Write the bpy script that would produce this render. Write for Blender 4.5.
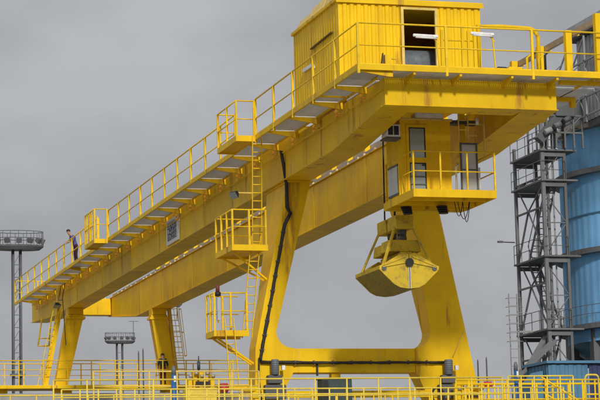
import bpy, bmesh, math, random
from mathutils import Vector, Matrix
random.seed(7)
for o in list(bpy.data.objects): bpy.data.objects.remove(o, do_unlink=True)
scene = bpy.context.scene
COL = scene.collection
V = Vector

# ------------------------------------------------------------------ camera
F, TH, RO, PS, EYE = 2200., .152, -.0245, .2853, 1.6       # focal length in px of a 600 px wide frame
_r0 = V((math.cos(PS), -math.sin(PS), 0))
_f = V((math.sin(PS)*math.cos(TH), math.cos(PS)*math.cos(TH), math.sin(TH)))
_u0 = _r0.cross(_f)
_r = _r0*math.cos(RO) + _u0*math.sin(RO)
_u = -_r0*math.sin(RO) + _u0*math.cos(RO)
def W(px, py, X=None, Y=None, Z=None):
    """direction of a photo pixel met with the plane X=, Y= or Z= (metres)"""
    d = _f + _r*((px-300)/F) + _u*((200-py)/F)
    t = X/d.x if X is not None else (Y/d.y if Y is not None else (Z-EYE)/d.z)
    return d*t + V((0, 0, EYE))
cam = bpy.data.cameras.new('camera'); camo = bpy.data.objects.new('camera', cam); COL.objects.link(camo)
camo.matrix_world = Matrix(((_r.x, _u.x, -_f.x, 0), (_r.y, _u.y, -_f.y, 0), (_r.z, _u.z, -_f.z, EYE), (0, 0, 0, 1)))
cam.sensor_width = 36; cam.lens = F/600*36; cam.clip_start = .5; cam.clip_end = 8000
scene.camera = camo
scene.render.resolution_x, scene.render.resolution_y = 1024, 683

# ------------------------------------------------------------------ sky and sun (grey sky, hazy sun from behind the camera)
SUN_AZ, SUN_EL = math.radians(185), math.radians(29)      # azimuth clockwise from +Y: behind the camera
world = bpy.data.worlds.new('World'); scene.world = world; world.use_nodes = True
nt = world.node_tree; nt.nodes.clear()
def wn(t, **k):
    n = nt.nodes.new(t)
    for a, b in k.items(): setattr(n, a, b)
    return n
wout = wn('ShaderNodeOutputWorld'); wadd = wn('ShaderNodeAddShader')
bg1 = wn('ShaderNodeBackground'); bg2 = wn('ShaderNodeBackground')
sky = wn('ShaderNodeTexSky', sky_type='NISHITA'); sky.sun_disc = False
sky.sun_elevation = SUN_EL; sky.sun_rotation = SUN_AZ; sky.dust_density = 4
nt.links.new(sky.outputs[0], bg2.inputs[0]); bg2.inputs[1].default_value = .006
tc = wn('ShaderNodeTexCoord'); sep = wn('ShaderNodeSeparateXYZ')
nt.links.new(tc.outputs['Generated'], sep.inputs[0])
ramp = wn('ShaderNodeValToRGB')                            # overcast sky: brightens steadily towards the zenith
nt.links.new(sep.outputs[2], ramp.inputs[0])
cr = ramp.color_ramp
cr.elements[0].position = 0; cr.elements[0].color = (.335, .345, .37, 1)
cr.elements[1].position = 1; cr.elements[1].color = (.80, .805, .83, 1)
e = cr.elements.new(.12); e.color = (.35, .355, .373, 1)
e = cr.elements.new(.28); e.color = (.405, .41, .43, 1)
nz = wn('ShaderNodeTexNoise'); nz.inputs['Scale'].default_value = 9; nz.inputs['Detail'].default_value = 6; nz.inputs['Roughness'].default_value = .52
mpg = wn('ShaderNodeMapping'); mpg.inputs['Scale'].default_value = (1, 1, 1.9); mpg.inputs['Location'].default_value = (.35, .1, .2)
nt.links.new(tc.outputs['Generated'], mpg.inputs[0]); nt.links.new(mpg.outputs[0], nz.inputs['Vector'])
nr = wn('ShaderNodeMapRange'); nr.inputs[1].default_value = .3; nr.inputs[2].default_value = .7; nr.inputs[3].default_value = .83; nr.inputs[4].default_value = 1.17
nt.links.new(nz.outputs[0], nr.inputs[0])
mul = wn('ShaderNodeMixRGB', blend_type='MULTIPLY'); mul.inputs[0].default_value = 1
nt.links.new(ramp.outputs[0], mul.inputs[1]); nt.links.new(nr.outputs[0], mul.inputs[2])
nt.links.new(mul.outputs[0], bg1.inputs[0]); bg1.inputs[1].default_value = .93
nt.links.new(bg1.outputs[0], wadd.inputs[0]); nt.links.new(bg2.outputs[0], wadd.inputs[1]); nt.links.new(wadd.outputs[0], wout.inputs[0])
sl = bpy.data.lights.new('sun', 'SUN'); sl.energy = 2.25; sl.angle = math.radians(5); sl.color = (1, .965, .9)
so = bpy.data.objects.new('sun', sl); COL.objects.link(so)
sd = V((math.sin(SUN_AZ)*math.cos(SUN_EL), math.cos(SUN_AZ)*math.cos(SUN_EL), math.sin(SUN_EL)))
so.rotation_euler = sd.to_track_quat('Z', 'Y').to_euler(); so.location = (0, -20, 60)
vs = scene.view_settings; vs.view_transform = 'Standard'; vs.look = 'None'; vs.exposure = .12; vs.gamma = 1; vs.use_curve_mapping = False

# ------------------------------------------------------------------ materials
M = {}
def mat(name, col, rough=.5, metal=0, dirt=None, dirt_amt=.35, scale=.8, streak=True, var=.06, bump=0, spec=.4, emit=None, chips=False):
    m = bpy.data.materials.new(name); m.use_nodes = True; t = m.node_tree; b = t.nodes['Principled BSDF']
    b.inputs['Roughness'].default_value = rough; b.inputs['Metallic'].default_value = metal
    b.inputs['Specular IOR Level'].default_value = spec
    N = t.nodes.new; L = t.links.new
    c = N('ShaderNodeTexCoord'); mp = N('ShaderNodeMapping'); L(c.outputs['Object'], mp.inputs[0])
    mp.inputs['Scale'].default_value = (scale, scale, scale)
    n1 = N('ShaderNodeTexNoise'); n1.inputs['Scale'].default_value = 1.3; n1.inputs['Detail'].default_value = 8; n1.inputs['Roughness'].default_value = .62
    L(mp.outputs[0], n1.inputs['Vector'])
    oi = N('ShaderNodeObjectInfo')
    hsv = N('ShaderNodeHueSaturation'); hsv.inputs['Color'].default_value = (*col, 1)
    mr0 = N('ShaderNodeMapRange'); mr0.inputs[3].default_value = 1-var; mr0.inputs[4].default_value = 1+var
    L(oi.outputs['Random'], mr0.inputs[0]); L(mr0.outputs[0], hsv.inputs['Value'])
    out = hsv.outputs[0]
    r1 = N('ShaderNodeMapRange'); r1.inputs[1].default_value = .36; r1.inputs[2].default_value = .66; r1.inputs[3].default_value = .80; r1.inputs[4].default_value = 1.08
    L(n1.outputs[0], r1.inputs[0])
    mx = N('ShaderNodeMixRGB'); mx.blend_type = 'MULTIPLY'; mx.inputs[0].default_value = .8
    L(out, mx.inputs[1]); L(r1.outputs[0], mx.inputs[2]); out = mx.outputs[0]
    if dirt:
        mp2 = N('ShaderNodeMapping'); L(c.outputs['Object'], mp2.inputs[0])
        mp2.inputs['Scale'].default_value = (2.6*scale, 2.6*scale, (.28 if streak else 2.6)*scale)
        n2 = N('ShaderNodeTexNoise'); n2.inputs['Scale'].default_value = 2.2; n2.inputs['Detail'].default_value = 9; n2.inputs['Roughness'].default_value = .7
        L(mp2.outputs[0], n2.inputs['Vector'])
        r2 = N('ShaderNodeMapRange'); r2.inputs[1].default_value = .50; r2.inputs[2].default_value = .74; r2.inputs[3].default_value = 0; r2.inputs[4].default_value = dirt_amt
        L(n2.outputs[0], r2.inputs[0])
        md = N('ShaderNodeMixRGB'); md.inputs[2].default_value = (*dirt, 1)
        L(r2.outputs[0], md.inputs[0]); L(out, md.inputs[1]); out = md.outputs[0]
    if chips:                                              # plates of different age: slight tone steps along the girders
        sy = N('ShaderNodeSeparateXYZ'); L(c.outputs['Object'], sy.inputs[0])
        fy = N('ShaderNodeMath'); fy.operation = 'MULTIPLY_ADD'; fy.inputs[1].default_value = 1/7.65; fy.inputs[2].default_value = .41; L(sy.outputs[1], fy.inputs[0])
        fl_ = N('ShaderNodeMath'); fl_.operation = 'FLOOR'; L(fy.outputs[0], fl_.inputs[0])
        wn_ = N('ShaderNodeTexWhiteNoise'); wn_.noise_dimensions = '1D'; L(fl_.outputs[0], wn_.inputs['W'])
        rw = N('ShaderNodeMapRange'); rw.inputs[3].default_value = .88; rw.inputs[4].default_value = 1.04; L(wn_.outputs[0], rw.inputs[0])
        mw = N('ShaderNodeMixRGB'); mw.blend_type = 'MULTIPLY'; mw.inputs[0].default_value = 1; L(out, mw.inputs[1]); L(rw.outputs[0], mw.inputs[2]); out = mw.outputs[0]
    if chips:                                              # sparse rust chips and a few long run-off stains
        for sc_, th, ch, zs in ((9, .70, (.20, .08, .025), 1), (1.5, .61, (.36, .17, .03), .12)):
            mq = N('ShaderNodeMapping'); L(c.outputs['Object'], mq.inputs[0]); mq.inputs['Scale'].default_value = (1, 1, zs); mq.inputs['Location'].default_value = (3*sc_, 5, 1)
            nq = N('ShaderNodeTexNoise'); nq.inputs['Scale'].default_value = sc_; nq.inputs['Detail'].default_value = 6; nq.inputs['Roughness'].default_value = .6
            L(mq.outputs[0], nq.inputs['Vector'])
            rq = N('ShaderNodeMapRange'); rq.inputs[1].default_value = th; rq.inputs[2].default_value = th+.06; rq.inputs[3].default_value = 0; rq.inputs[4].default_value = .75
            L(nq.outputs[0], rq.inputs[0])
            mc = N('ShaderNodeMixRGB'); mc.inputs[2].default_value = (*ch, 1); L(rq.outputs[0], mc.inputs[0]); L(out, mc.inputs[1]); out = mc.outputs[0]
    L(out, b.inputs['Base Color'])
    rr = N('ShaderNodeMapRange'); rr.inputs[3].default_value = max(.05, rough-.1); rr.inputs[4].default_value = min(1, rough+.15)
    L(n1.outputs[0], rr.inputs[0]); L(rr.outputs[0], b.inputs['Roughness'])
    if bump:
        bn = N('ShaderNodeBump'); bn.inputs['Strength'].default_value = bump; bn.inputs['Distance'].default_value = .03
        L(n1.outputs[0], bn.inputs['Height']); L(bn.outputs[0], b.inputs['Normal'])
    if emit:
        b.inputs['Emission Color'].default_value = (*col, 1); b.inputs['Emission Strength'].default_value = emit
    M[name] = m; return m
RUST = (.16, .07, .02); GRIME = (.14, .10, .035)
mat('yellow', (.89, .562, .004), .5, spec=.2, dirt=(.48, .23, .02), dirt_amt=.34, scale=.4, bump=.2, chips=True)
mat('yellow_rail', (.86, .56, .015), .5, spec=.2, dirt=(.35, .20, .04), dirt_amt=.5, scale=3, streak=False, var=.1)
mat('yellow_worn', (.74, .55, .07), .55, spec=.2, dirt=(.40, .26, .08), dirt_amt=.6, scale=2.5, streak=False, var=.12)
mat('yellow_pale', (.72, .52, .12), .5, dirt=(.35, .22, .06), dirt_amt=.6, scale=2, var=.1)
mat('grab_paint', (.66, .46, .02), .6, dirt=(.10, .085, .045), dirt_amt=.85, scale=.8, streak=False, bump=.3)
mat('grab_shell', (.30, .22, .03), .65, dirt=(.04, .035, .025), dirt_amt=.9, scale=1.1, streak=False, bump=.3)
mat('orange', (.85, .40, .04), .45, scale=4)
mat('galvanised', (.70, .73, .78), .45, .3, dirt=(.2, .18, .16), dirt_amt=.3, scale=1.5, streak=False)
mat('rail_steel', (.46, .38, .30), .45, .4, dirt=RUST, dirt_amt=.5, scale=2, streak=False)
mat('dark_steel', (.10, .105, .11), .55, .1, dirt=RUST, dirt_amt=.35, scale=.6)
mat('tower_steel', (.145, .15, .155), .6, .05, dirt=(.10, .06, .035), dirt_amt=.5, scale=.5, var=.15)
mat('tower_pale', (.30, .31, .31), .6, 0, dirt=(.15, .12, .1), dirt_amt=.5, scale=.5, var=.12)
mat('mast_steel', (.12, .125, .135), .6, .05, dirt=(.1, .08, .06), dirt_amt=.3, scale=.5)
mat('black', (.014, .014, .015), .5, scale=2)
mat('hose', (.022, .02, .018), .55, scale=3, dirt=(.10, .08, .05), dirt_amt=.6, streak=False)
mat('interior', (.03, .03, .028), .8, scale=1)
mat('clip', (.55, .47, .34), .6, scale=3, var=.2); mat('brown', (.13, .075, .02), .7, scale=3); mat('white', (.78, .78, .76), .4, scale=3, dirt=(.4, .38, .33), dirt_amt=.5)
mat('navy', (.03, .045, .12), .5, scale=4)
mat('motor_grey', (.13, .15, .17), .5, scale=2, dirt=(.04, .04, .04), dirt_amt=.6)
mat('cabinet_green', (.035, .06, .055), .5, scale=2, dirt=(.02, .02, .02), dirt_amt=.5)
mat('silo_blue', (.20, .47, .78), .85, spec=.15, dirt=(.26, .43, .60), dirt_amt=.6, scale=.22, var=.02)
mat('building_blue', (.08, .21, .34), .5, dirt=(.09, .16, .22), dirt_amt=.5, scale=.5)
mat('pale_blue', (.36, .42, .48), .5, scale=3); mat('post_blue', (.02, .10, .26), .4, scale=2)
mat('red_dark', (.16, .03, .02), .5, scale=3); mat('red', (.55, .025, .035), .4, scale=3, dirt=(.2, .03, .03), dirt_amt=.5, streak=False)
mat('concrete', (.36, .355, .34), .85, dirt=(.16, .15, .14), dirt_amt=.6, scale=.3, bump=.4)
mat('concrete_dark', (.20, .21, .20), .85, dirt=(.09, .09, .085), dirt_amt=.6, scale=.3, bump=.4)
mat('soil', (.22, .20, .17), .95, dirt=(.12, .12, .08), dirt_amt=.7, scale=.12, streak=False, bump=.6)
mat('clad_grey', (.42, .44, .45), .55, dirt=(.22, .2, .18), dirt_amt=.5, scale=.3)
mat('roof_dark', (.06, .062, .065), .7, scale=.5)
mat('skin', (.50, .30, .21), .6); mat('jacket_violet', (.10, .09, .30), .8, scale=4); mat('trousers_dark', (.05, .012, .022), .85, scale=4)
mat('jacket_teal', (.008, .034, .038), .8, scale=4); mat('trousers_brown', (.07, .02, .018), .85, scale=4); mat('hair', (.02, .016, .013), .8, scale=8); mat('hair_brown', (.09, .03, .018), .8, scale=8)
def glass(name, col, rough=.06):
    m = bpy.data.materials.new(name); m.use_nodes = True; b = m.node_tree.nodes['Principled BSDF']
    n = m.node_tree.nodes.new('ShaderNodeTexNoise'); n.inputs['Scale'].default_value = 1.5
    r = m.node_tree.nodes.new('ShaderNodeMapRange'); r.inputs[3].default_value = rough; r.inputs[4].default_value = rough+.2
    m.node_tree.links.new(n.outputs[0], r.inputs[0]); m.node_tree.links.new(r.outputs[0], b.inputs['Roughness'])
    b.inputs['Base Color'].default_value = (*col, 1); b.inputs['Specular IOR Level'].default_value = 1.0; b.inputs['Coat Weight'].default_value = .6
    M[name] = m
glass('cab_glass', (.24, .29, .28)); glass('pale_glass', (.36, .36, .345), .15)

# ------------------------------------------------------------------ mesh builder
ORG = {}
class MB:
    def __init__(s): s.v = []; s.f = []; s.sm = []
    def add(s, vs, fs, smooth=False):
        o = len(s.v); s.v += [V(p) for p in vs]; s.f += [tuple(i+o for i in q) for q in fs]; s.sm += [smooth]*len(fs); return s
    def box(s, a, b):
        x0, x1 = sorted((a[0], b[0])); y0, y1 = sorted((a[1], b[1])); z0, z1 = sorted((a[2], b[2]))
        return s.add([(x0, y0, z0), (x1, y0, z0), (x1, y1, z0), (x0, y1, z0), (x0, y0, z1), (x1, y0, z1), (x1, y1, z1), (x0, y1, z1)],
              [(3, 2, 1, 0), (4, 5, 6, 7), (0, 1, 5, 4), (1, 2, 6, 5), (2, 3, 7, 6), (3, 0, 4, 7)])
    def cb(s, c, d): return s.box([c[i]-d[i]/2 for i in range(3)], [c[i]+d[i]/2 for i in range(3)])
    def frame(s, a, b, up):
        a, b = V(a), V(b); d = (b-a).normalized(); up = V(up)
        if abs(d.dot(up)) > .98: up = V((0, 1, 0)) if abs(d.y) < .9 else V((1, 0, 0))
        r = d.cross(up).normalized(); return a, b, r, r.cross(d).normalized()
    def bar(s, a, b, w, h=None, up=(0, 0, 1), w2=None, h2=None):
        h = h or w; w2 = w2 or w; h2 = h2 or h; a, b, r, u = s.frame(a, b, up); p = []
        for q, ww, hh in ((a, w, h), (b, w2, h2)):
            p += [q-r*ww/2-u*hh/2, q+r*ww/2-u*hh/2, q+r*ww/2+u*hh/2, q-r*ww/2+u*hh/2]
        return s.add(p, [(3, 2, 1, 0), (4, 5, 6, 7), (0, 1, 5, 4), (1, 2, 6, 5), (2, 3, 7, 6), (3, 0, 4, 7)])
    def tube(s, pts, r, n=8, cap=True):
        pts = [V(p) for p in pts]; rs = r if isinstance(r, (list, tuple)) else [r]*len(pts); ring = []; vs = []
        for i, p in enumerate(pts):
            d = (pts[min(i+1, len(pts)-1)]-pts[max(i-1, 0)]).normalized()
            up = V((0, 0, 1)) if abs(d.z) < .95 else V((0, 1, 0))
            a = d.cross(up).normalized(); b = a.cross(d)
            vs += [p+(a*math.cos(2*math.pi*k/n)+b*math.sin(2*math.pi*k/n))*rs[i] for k in range(n)]
        fs = [(i*n+k, i*n+(k+1) % n, (i+1)*n+(k+1) % n, (i+1)*n+k) for i in range(len(pts)-1) for k in range(n)]
        s.add(vs, [q[::-1] for q in fs], True)
        if cap:
            o = len(s.v)-len(vs); s.f += [tuple(o+k for k in range(n)), tuple(o+(len(pts)-1)*n+k for k in reversed(range(n)))]; s.sm += [False]*2
        return s
    def prism(s, poly, ax, a, b):
        """poly of 2D points in the two other axes, extruded along axis ax from a to b"""
        n = len(poly); mk = {0: lambda t, p: (t, p[0], p[1]), 1: lambda t, p: (p[0], t, p[1]), 2: lambda t, p: (p[0], p[1], t)}[ax]
        vs = [mk(a, p) for p in poly]+[mk(b, p) for p in poly]
        fs = [tuple(range(n)), tuple(reversed(range(n, 2*n)))]+[(i, i+n, (i+1) % n+n, (i+1) % n) for i in range(n)]
        return s.add(vs, fs)
    def build(s, name, m, parent=None, at=None, bevel=0, kind=None):
        org = V(at) if at is not None else (ORG[parent] if parent is not None else sum(s.v, V())/len(s.v))
        me = bpy.data.meshes.new(name); me.from_pydata([p-org for p in s.v], [], s.f)
        me.polygons.foreach_set('use_smooth', s.sm)
        bm = bmesh.new(); bm.from_mesh(me); bmesh.ops.recalc_face_normals(bm, faces=bm.faces); bm.to_mesh(me); bm.free()
        me.materials.append(M[m]); o = bpy.data.objects.new(name, me); COL.objects.link(o)
        if parent is not None: o.parent = parent; o.location = org-ORG[parent]
        else: o.location = org
        ORG[o] = org
        if bevel:
            b = o.modifiers.new('bevel', 'BEVEL'); b.width = bevel; b.segments = 2; b.limit_method = 'ANGLE'
        if kind: o['kind'] = kind
        return o
def share(src, parent, at, name=None, rot=None):
    o = bpy.data.objects.new(name or src.name.split('.')[0], src.data); COL.objects.link(o)
    for md in src.modifiers:
        if md.type == 'BEVEL': b = o.modifiers.new('bevel', 'BEVEL'); b.width = md.width; b.segments = md.segments; b.limit_method = 'ANGLE'
    o.parent = parent; o.location = V(at)-(ORG[parent] if parent is not None else V()); ORG[o] = V(at)
    if rot is not None: o.rotation_euler = rot
    return o
def tag(o, label, cat, group=None, kind=None):
    if label: o['label'] = label
    if cat: o['category'] = cat
    if group: o['group'] = group
    if kind: o['kind'] = kind
    return o
def thing(name, label, cat, loc, group=None):
    o = bpy.data.objects.new(name, None); COL.objects.link(o); o.location = loc; ORG[o] = V(loc); o.empty_display_size = .3
    return tag(o, label, cat, group)
def lerp(a, b, t): return V(a)+(V(b)-V(a))*t
def fence(parent, path, h, spacing=1.4, mids=(.5,), rr=.03, pr=.035, toe=0, m='yellow_rail', postm=None, drop=0, skip_first=False, label=None):
    """handrail part with its mid rail, posts and toe board as sub-parts; path = deck-level points"""
    path = [V(p) for p in path]; up = V((0, 0, 1))
    hb = MB().tube([p+up*h for p in path], rr, 8).build('handrail', m, parent)
    for k in mids: MB().tube([p+up*h*k for p in path], rr*.8, 6).build('mid_rail', m, hb)
    if toe:
        t = MB()
        for a, b in zip(path, path[1:]): t.bar(a+up*toe/2, b+up*toe/2, .012, toe)
        t.build('toe_board', m, hb)
    src = None; seen = []
    for i, (a, b) in enumerate(zip(path, path[1:])):
        n = max(1, round((b-a).length/spacing))
        for k in range(n+1):
            if i and k == 0: continue
            if i == 0 and k == 0 and skip_first: continue
            p = lerp(a, b, k/n)
            if src is None: src = MB().bar(p-up*drop, p+up*h, pr*2, pr*2, up=(0, 1, 0)).build('post', postm or m, hb, at=p)
            else: share(src, hb, p)
    return hb
def ladder(parent, a, b, side, width=.45, step=.3, r=.022, m='yellow_rail', cage=0, out=None, name='ladder'):
    a, b, side = V(a), V(b), V(side).normalized()
    mb = MB()
    for s in (-1, 1): mb.bar(a+side*s*width/2, b+side*s*width/2, .06, .03, up=side)
    lo = mb.build(name, m, parent); n = int((b-a).length/step); src = None
    for i in range(1, n):
        p = lerp(a, b, i/n)
        if src is None: src = MB().tube([p-side*width/2, p+side*width/2], r, 6).build('rung', m, lo, at=p)
        else: share(src, lo, p)
    if cage:
        out = V(out).normalized(); k = int((b-a).length*cage/1.0); c = MB()
        for i in range(k+1):
            p = lerp(b, a, cage*i/max(1, k))
            c.tube([p+side*math.cos(t)*width*.62+out*(.05+.62*math.sin(t)) for t in [math.pi*j/8 for j in range(9)]], .018, 5)
        for j in (0, 2, 4, 6, 8):
            t = math.pi*j/8; q = side*math.cos(t)*width*.62+out*(.05+.62*math.sin(t)); c.bar(b+q, lerp(b, a, cage)+q, .03, .01)
        c.build('safety_cage', m, lo)
    return lo

# ------------------------------------------------------------------ setting
ground = MB().add([(-3000, -600, 0), (3000, -600, 0), (3000, 5000, 0), (-3000, 5000, 0)], [(0, 1, 2, 3)]).build('ground', 'soil', at=(0, 0, 0)); ground['kind'] = 'structure'
quay = MB().box((-60, 61.2, -.5), (40, 84, 4.9)).build('crane_runway', 'concrete', bevel=.05); quay['kind'] = 'structure'
MB().box((-60, 79.6, 4.9), (40, 79.72, 5.04)).build('crane_rail', 'rail_steel', quay)
bank = MB().prism([(-700, 122), (39, 122), (39, 142), (1200, 142), (1200, 2500), (-700, 2500)], 2, -.4, 9.3).build('terrain', 'concrete_dark', at=(0, 122, 0)); bank['kind'] = 'structure'
MB().box((-200, 124.95, 9.3), (38, 125.07, 9.44)).build('crane_rail', 'rail_steel', bank)
pw = MB().box((-200, 122.02, 9.3), (38.9, 122.32, 9.86)).build('parapet_wall', 'concrete', at=(0, 122.2, 9.3))
tag(pw, 'long low concrete parapet behind the yellow railings at bottom left', 'wall')

# ------------------------------------------------------------------ gantry crane
CR = thing('gantry_crane', 'yellow double girder gantry crane spanning the yard on splayed legs', 'crane', (25, 80, 4.9))
XL0, XL1, XR0, XR1 = 22.6, 23.58, 27.55, 28.65
YF, YB, ZB, ZT = 66.9, 138.2, 15.0, 16.93
def profile(XE): return [(YF+.25, 15.5), (72.6, ZB), (129.5, ZB), (YB, 15.85 if XE else 15.45), (YB, ZT), (78.5, ZT), (78.2, 16.42), (YF+.25, 16.42)]
for x0, x1 in ((XL0, XL1), (XR0, XR1)):
    prof = profile(x0 > 25)
    g = MB().prism(prof, 0, x0+.04, x1-.04).build('girder', 'yellow', CR, bevel=.015)
    fl = MB()                                              # bottom flange follows the haunches
    for a, b in zip(prof[:3], prof[1:4]): fl.bar(((x0+x1)/2, a[0], a[1]-.012), ((x0+x1)/2, b[0], b[1]-.012), x1-x0+.1, .026)
    fl.build('bottom_flange', 'yellow', g)
    MB().box((x0-.05, 78.5, ZT+.002), (x1+.05, YB, ZT+.03)).build('top_flange', 'yellow', g)
    for y in (84.5, 92, 99.8, 107.5, 115.2, 122.5):        # site joints of the girder sections
        MB().box((x0+.028, y-.14, ZB+.05), (x0+.037, y+.14, ZT-.05)).build('splice_plate', 'yellow', g)
# trolley rail with clips on the right girder (and on the left one)
for x in (XL1-.2, XR0+.12):
    tr = MB().box((x-.03, 79, ZT+.08), (x+.03, 137.2, ZT+.22)).box((x-.09, 79, ZT+.032), (x+.09, 137.2, ZT+.08)).build('trolley_rail', 'rail_steel', CR)
    s0 = None
    for i in range(48):
        p = (x-.14, 79.6+i*1.2+random.uniform(-.3, .3), ZT+.032)
        if random.random() < .25: continue
        if s0 is None: s0 = MB().box((p[0]-.03, p[1]-.1, p[2]), (p[0]+.05, p[1]+.1, p[2]+.09)).build('rail_clip', 'clip', tr, at=p)
        else: share(s0, tr, p)
# end beams joining the girders
cb_ = MB().box((XL0, YF, 15.5), (XR1, YF+1.0, 16.40)).build('crossbeam', 'yellow', CR, bevel=.02)
MB().box((XL0-.03, YF-.05, 15.475), (XR1+.03, YF+1.05, 15.497)).build('bottom_flange', 'yellow', cb_)
for i, x in enumerate((23.35, 24.95, 26.75, 28.35)):
    MB().prism([(YF-.85, 16.42), (YF-.002, 16.42), (YF-.002, 16.2), (YF-.14, 16.2), (YF-.85, 16.34)], 0, x-.04, x+.04).build('bracket', 'yellow', cb_)
MB().box((XL1+.002, YB-.9, 15.86), (XR0-.002, YB-.01, 16.9)).build('crossbeam', 'yellow', CR, bevel=.02)

# walkway on the left girder: channel, brackets, grating panels
XW, YW0, YW1, ZW = 21.41, 66.0, 137.4, 16.5
wk = MB().box((XW, YW0, ZW-.06), (XW+.06, YW1, ZW+.12)).box((XL0-.12, 67.4, ZW-.05), (XL0-.06, YW1, ZW+.05)).build('walkway', 'yellow', CR)
STEP = 2.75; ys = [YW0+.15+STEP*i for i in range(26)]
bs = gs = None
for i, y in enumerate(ys):
    p = V((XW, y, ZW))
    if bs is None:
        bs = MB().prism([(XW+.07, ZW-.012), (XL0+.03, ZW-.012), (XL0+.03, ZW-.24), (XL0-.12, ZW-.24), (XW+.07, ZW-.09)], 1, y-.04, y+.04).build('bracket', 'yellow', wk, at=p)
    else: share(bs, wk, p)
    if gs is None:
        mb = MB()
        for k in range(25):
            x = XW+.09+k*.0405; mb.box((x, y+.045, ZW+.005), (x+.025, y+STEP-.045, ZW+.035))
        for k in range(4): yy = y+.06+k*(STEP-.14)/3; mb.box((XW+.075, yy, ZW+.012), (XL0-.125, yy+.012, ZW+.03))
        gs = mb.build('grating_panel', 'galvanised', wk, at=p)
    elif i < 25: share(gs, wk, p)
fx = None
for y in ys[1:]:                                            # small orange bulkhead lamps under each bracket
    p = V((XL0-.2, y, 16.24))
    if fx is None:
        fx = MB().tube([p+V((0, 0, .02)), p+V((0, 0, -.03))], .025, 6)
        for dz, r in ((-.08, .07), (-.25, .065)):
            fx.tube([p+V((0, 0, dz+r)), p+V((0, 0, dz+r*.7)), p+V((0, 0, dz)), p+V((0, 0, dz-r*.7)), p+V((0, 0, dz-r))], [r*.35, r*.8, r, r*.8, r*.3], 8)
        fx = fx.tube([p+V((0, 0, -.14)), p+V((.24, 0, -.14))], .02, 6).build('cable_clamp', 'orange', wk, at=p)
    else: share(fx, wk, p)
MB().tube([(XL0-.07, 67, 16.02)]+[(XL0-.07, y, 16.02+.02*math.sin(y*2.1)) for y in range(68, 137, 2)], .022, 6).build('conduit', 'yellow', wk)
# front end deck and right-hand walkway
dk = MB().box((XW+.062, 66.0, ZW-.06), (30.6, 66.06, ZW+.12)).box((XW+.062, 70.6, ZW-.05), (22.5, 70.66, ZW+.05)).build('walkway', 'yellow', CR)
gp = None
for i in range(9):
    x = XW+.09+i*1.02
    if gp is None:
        mb = MB()
        for k in range(15): xx = x+.02+k*.068; mb.box((xx, 66.08, ZW+.005), (xx+.05, 67.9, ZW+.035))
        for k in range(8): yy = 66.08+k*.255; mb.box((x, yy, ZW+.012), (x+1.0, yy+.012, ZW+.03))
        gp = mb.build('grating_panel', 'galvanised', dk, at=(x, 66, ZW))
    else: share(gp, dk, (x, 66, ZW))
MB().box((22.65, 67.95, ZW-.05), (30.5, 71.2, ZW+.02)).build('deck_plate', 'galvanised', dk)
wr = MB().box((29.75, 66.1, ZW-.06), (29.81, 137, ZW+.1)).build('walkway', 'yellow', CR)
b2 = None
for y in ys:
    p = V((XR1, y, ZW))
    if b2 is None: b2 = MB().box((XR1-.03, y+.3, ZW-.20), (30.35, y+.5, ZW-.065)).box((30.18, y+.3, ZW-.40), (30.35, y+.5, ZW-.2)).build('bracket', 'yellow', wr, at=p)
    else: share(b2, wr, p)
MB().box((XR1+.02, 68.1, ZW-.06), (30.5, 137, ZW-.02)).build('deck_plate', 'galvanised', wr)
# railings
HR = 1.47
LA0, LA1, LB0, LB1 = 78.8, 81.7, 107.3, 109.9               # gaps for the two access landings
up12 = ZW+.02
fence(CR, [(XW+.03, LA0, up12), (XW+.03, 66.03, up12), (30.5, 66.03, up12)], HR, 2.75, pr=.04, rr=.031, drop=.2, toe=.14)
fence(CR, [(XW+.03, LB0, up12), (XW+.03, LA1, up12)], HR, 2.6, pr=.04, rr=.031, toe=.12)
fence(CR, [(XW+.03, YW1, up12), (XW+.03, LB1, up12)], HR, 2.6, pr=.04, rr=.031, toe=.12)
fence(CR, [(XW+.03, YW1, up12), (XR1, YW1+.05, up12)], HR, 1.6, pr=.03, rr=.025)
# access landings on the outer side of the walkway
def landing(x0, x1, y0, y1, z, h, sp, gate=True):
    l = MB().box((x0, y0, z-.1), (x1, y0+.06, z+.12)).box((x0, y0+.061, z-.1), (x0+.06, y1, z+.12)).box((x0+.061, y1-.06, z-.1), (x1, y1, z+.12)).box((x0+.062, y0+.062, z-.03), (x1, y1-.062, z)).build('landing', 'yellow', CR)
    up = V((0, 0, 1))
    for a, b in (((x0+.03, y0+.03), (x1-.03, y0+.03)), ((x0+.03, y0+.03), (x0+.03, y1-.03)), ((x0+.03, y1-.03), (x1-.03, y1-.03))):
        A, B = V((*a, z)), V((*b, z)); m = MB()
        m.tube([A+up*h, B+up*h], .028, 8).tube([A+up*h*.52, B+up*h*.52], .024, 6); m.build('rail', 'yellow_rail', l)
    for x, y in ((x0+.03, y0+.03), (x1-.03, y0+.03), (x0+.03, y1-.03), (x1-.03, y1-.03), (x0+.03, (y0+y1)/2)):
        MB().bar((x, y, z), (x, y, z+h), .065, .065, up=(0, 1, 0)).build('post', 'yellow_rail', l)
    return l
landing(20.66, XW-.002, LA0, LA1, ZW-.02, 1.45, 1)
lb = landing(20.72, XW-.002, LB0, LB1, ZW-.05, 1.62, 1)
for k in range(6): MB().bar((20.75, LB0+.2+k*.45, ZW), (20.75, LB0+.2+k*.45, ZW+1.6), .05, .03).build('bar', 'yellow_rail', lb)

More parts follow.
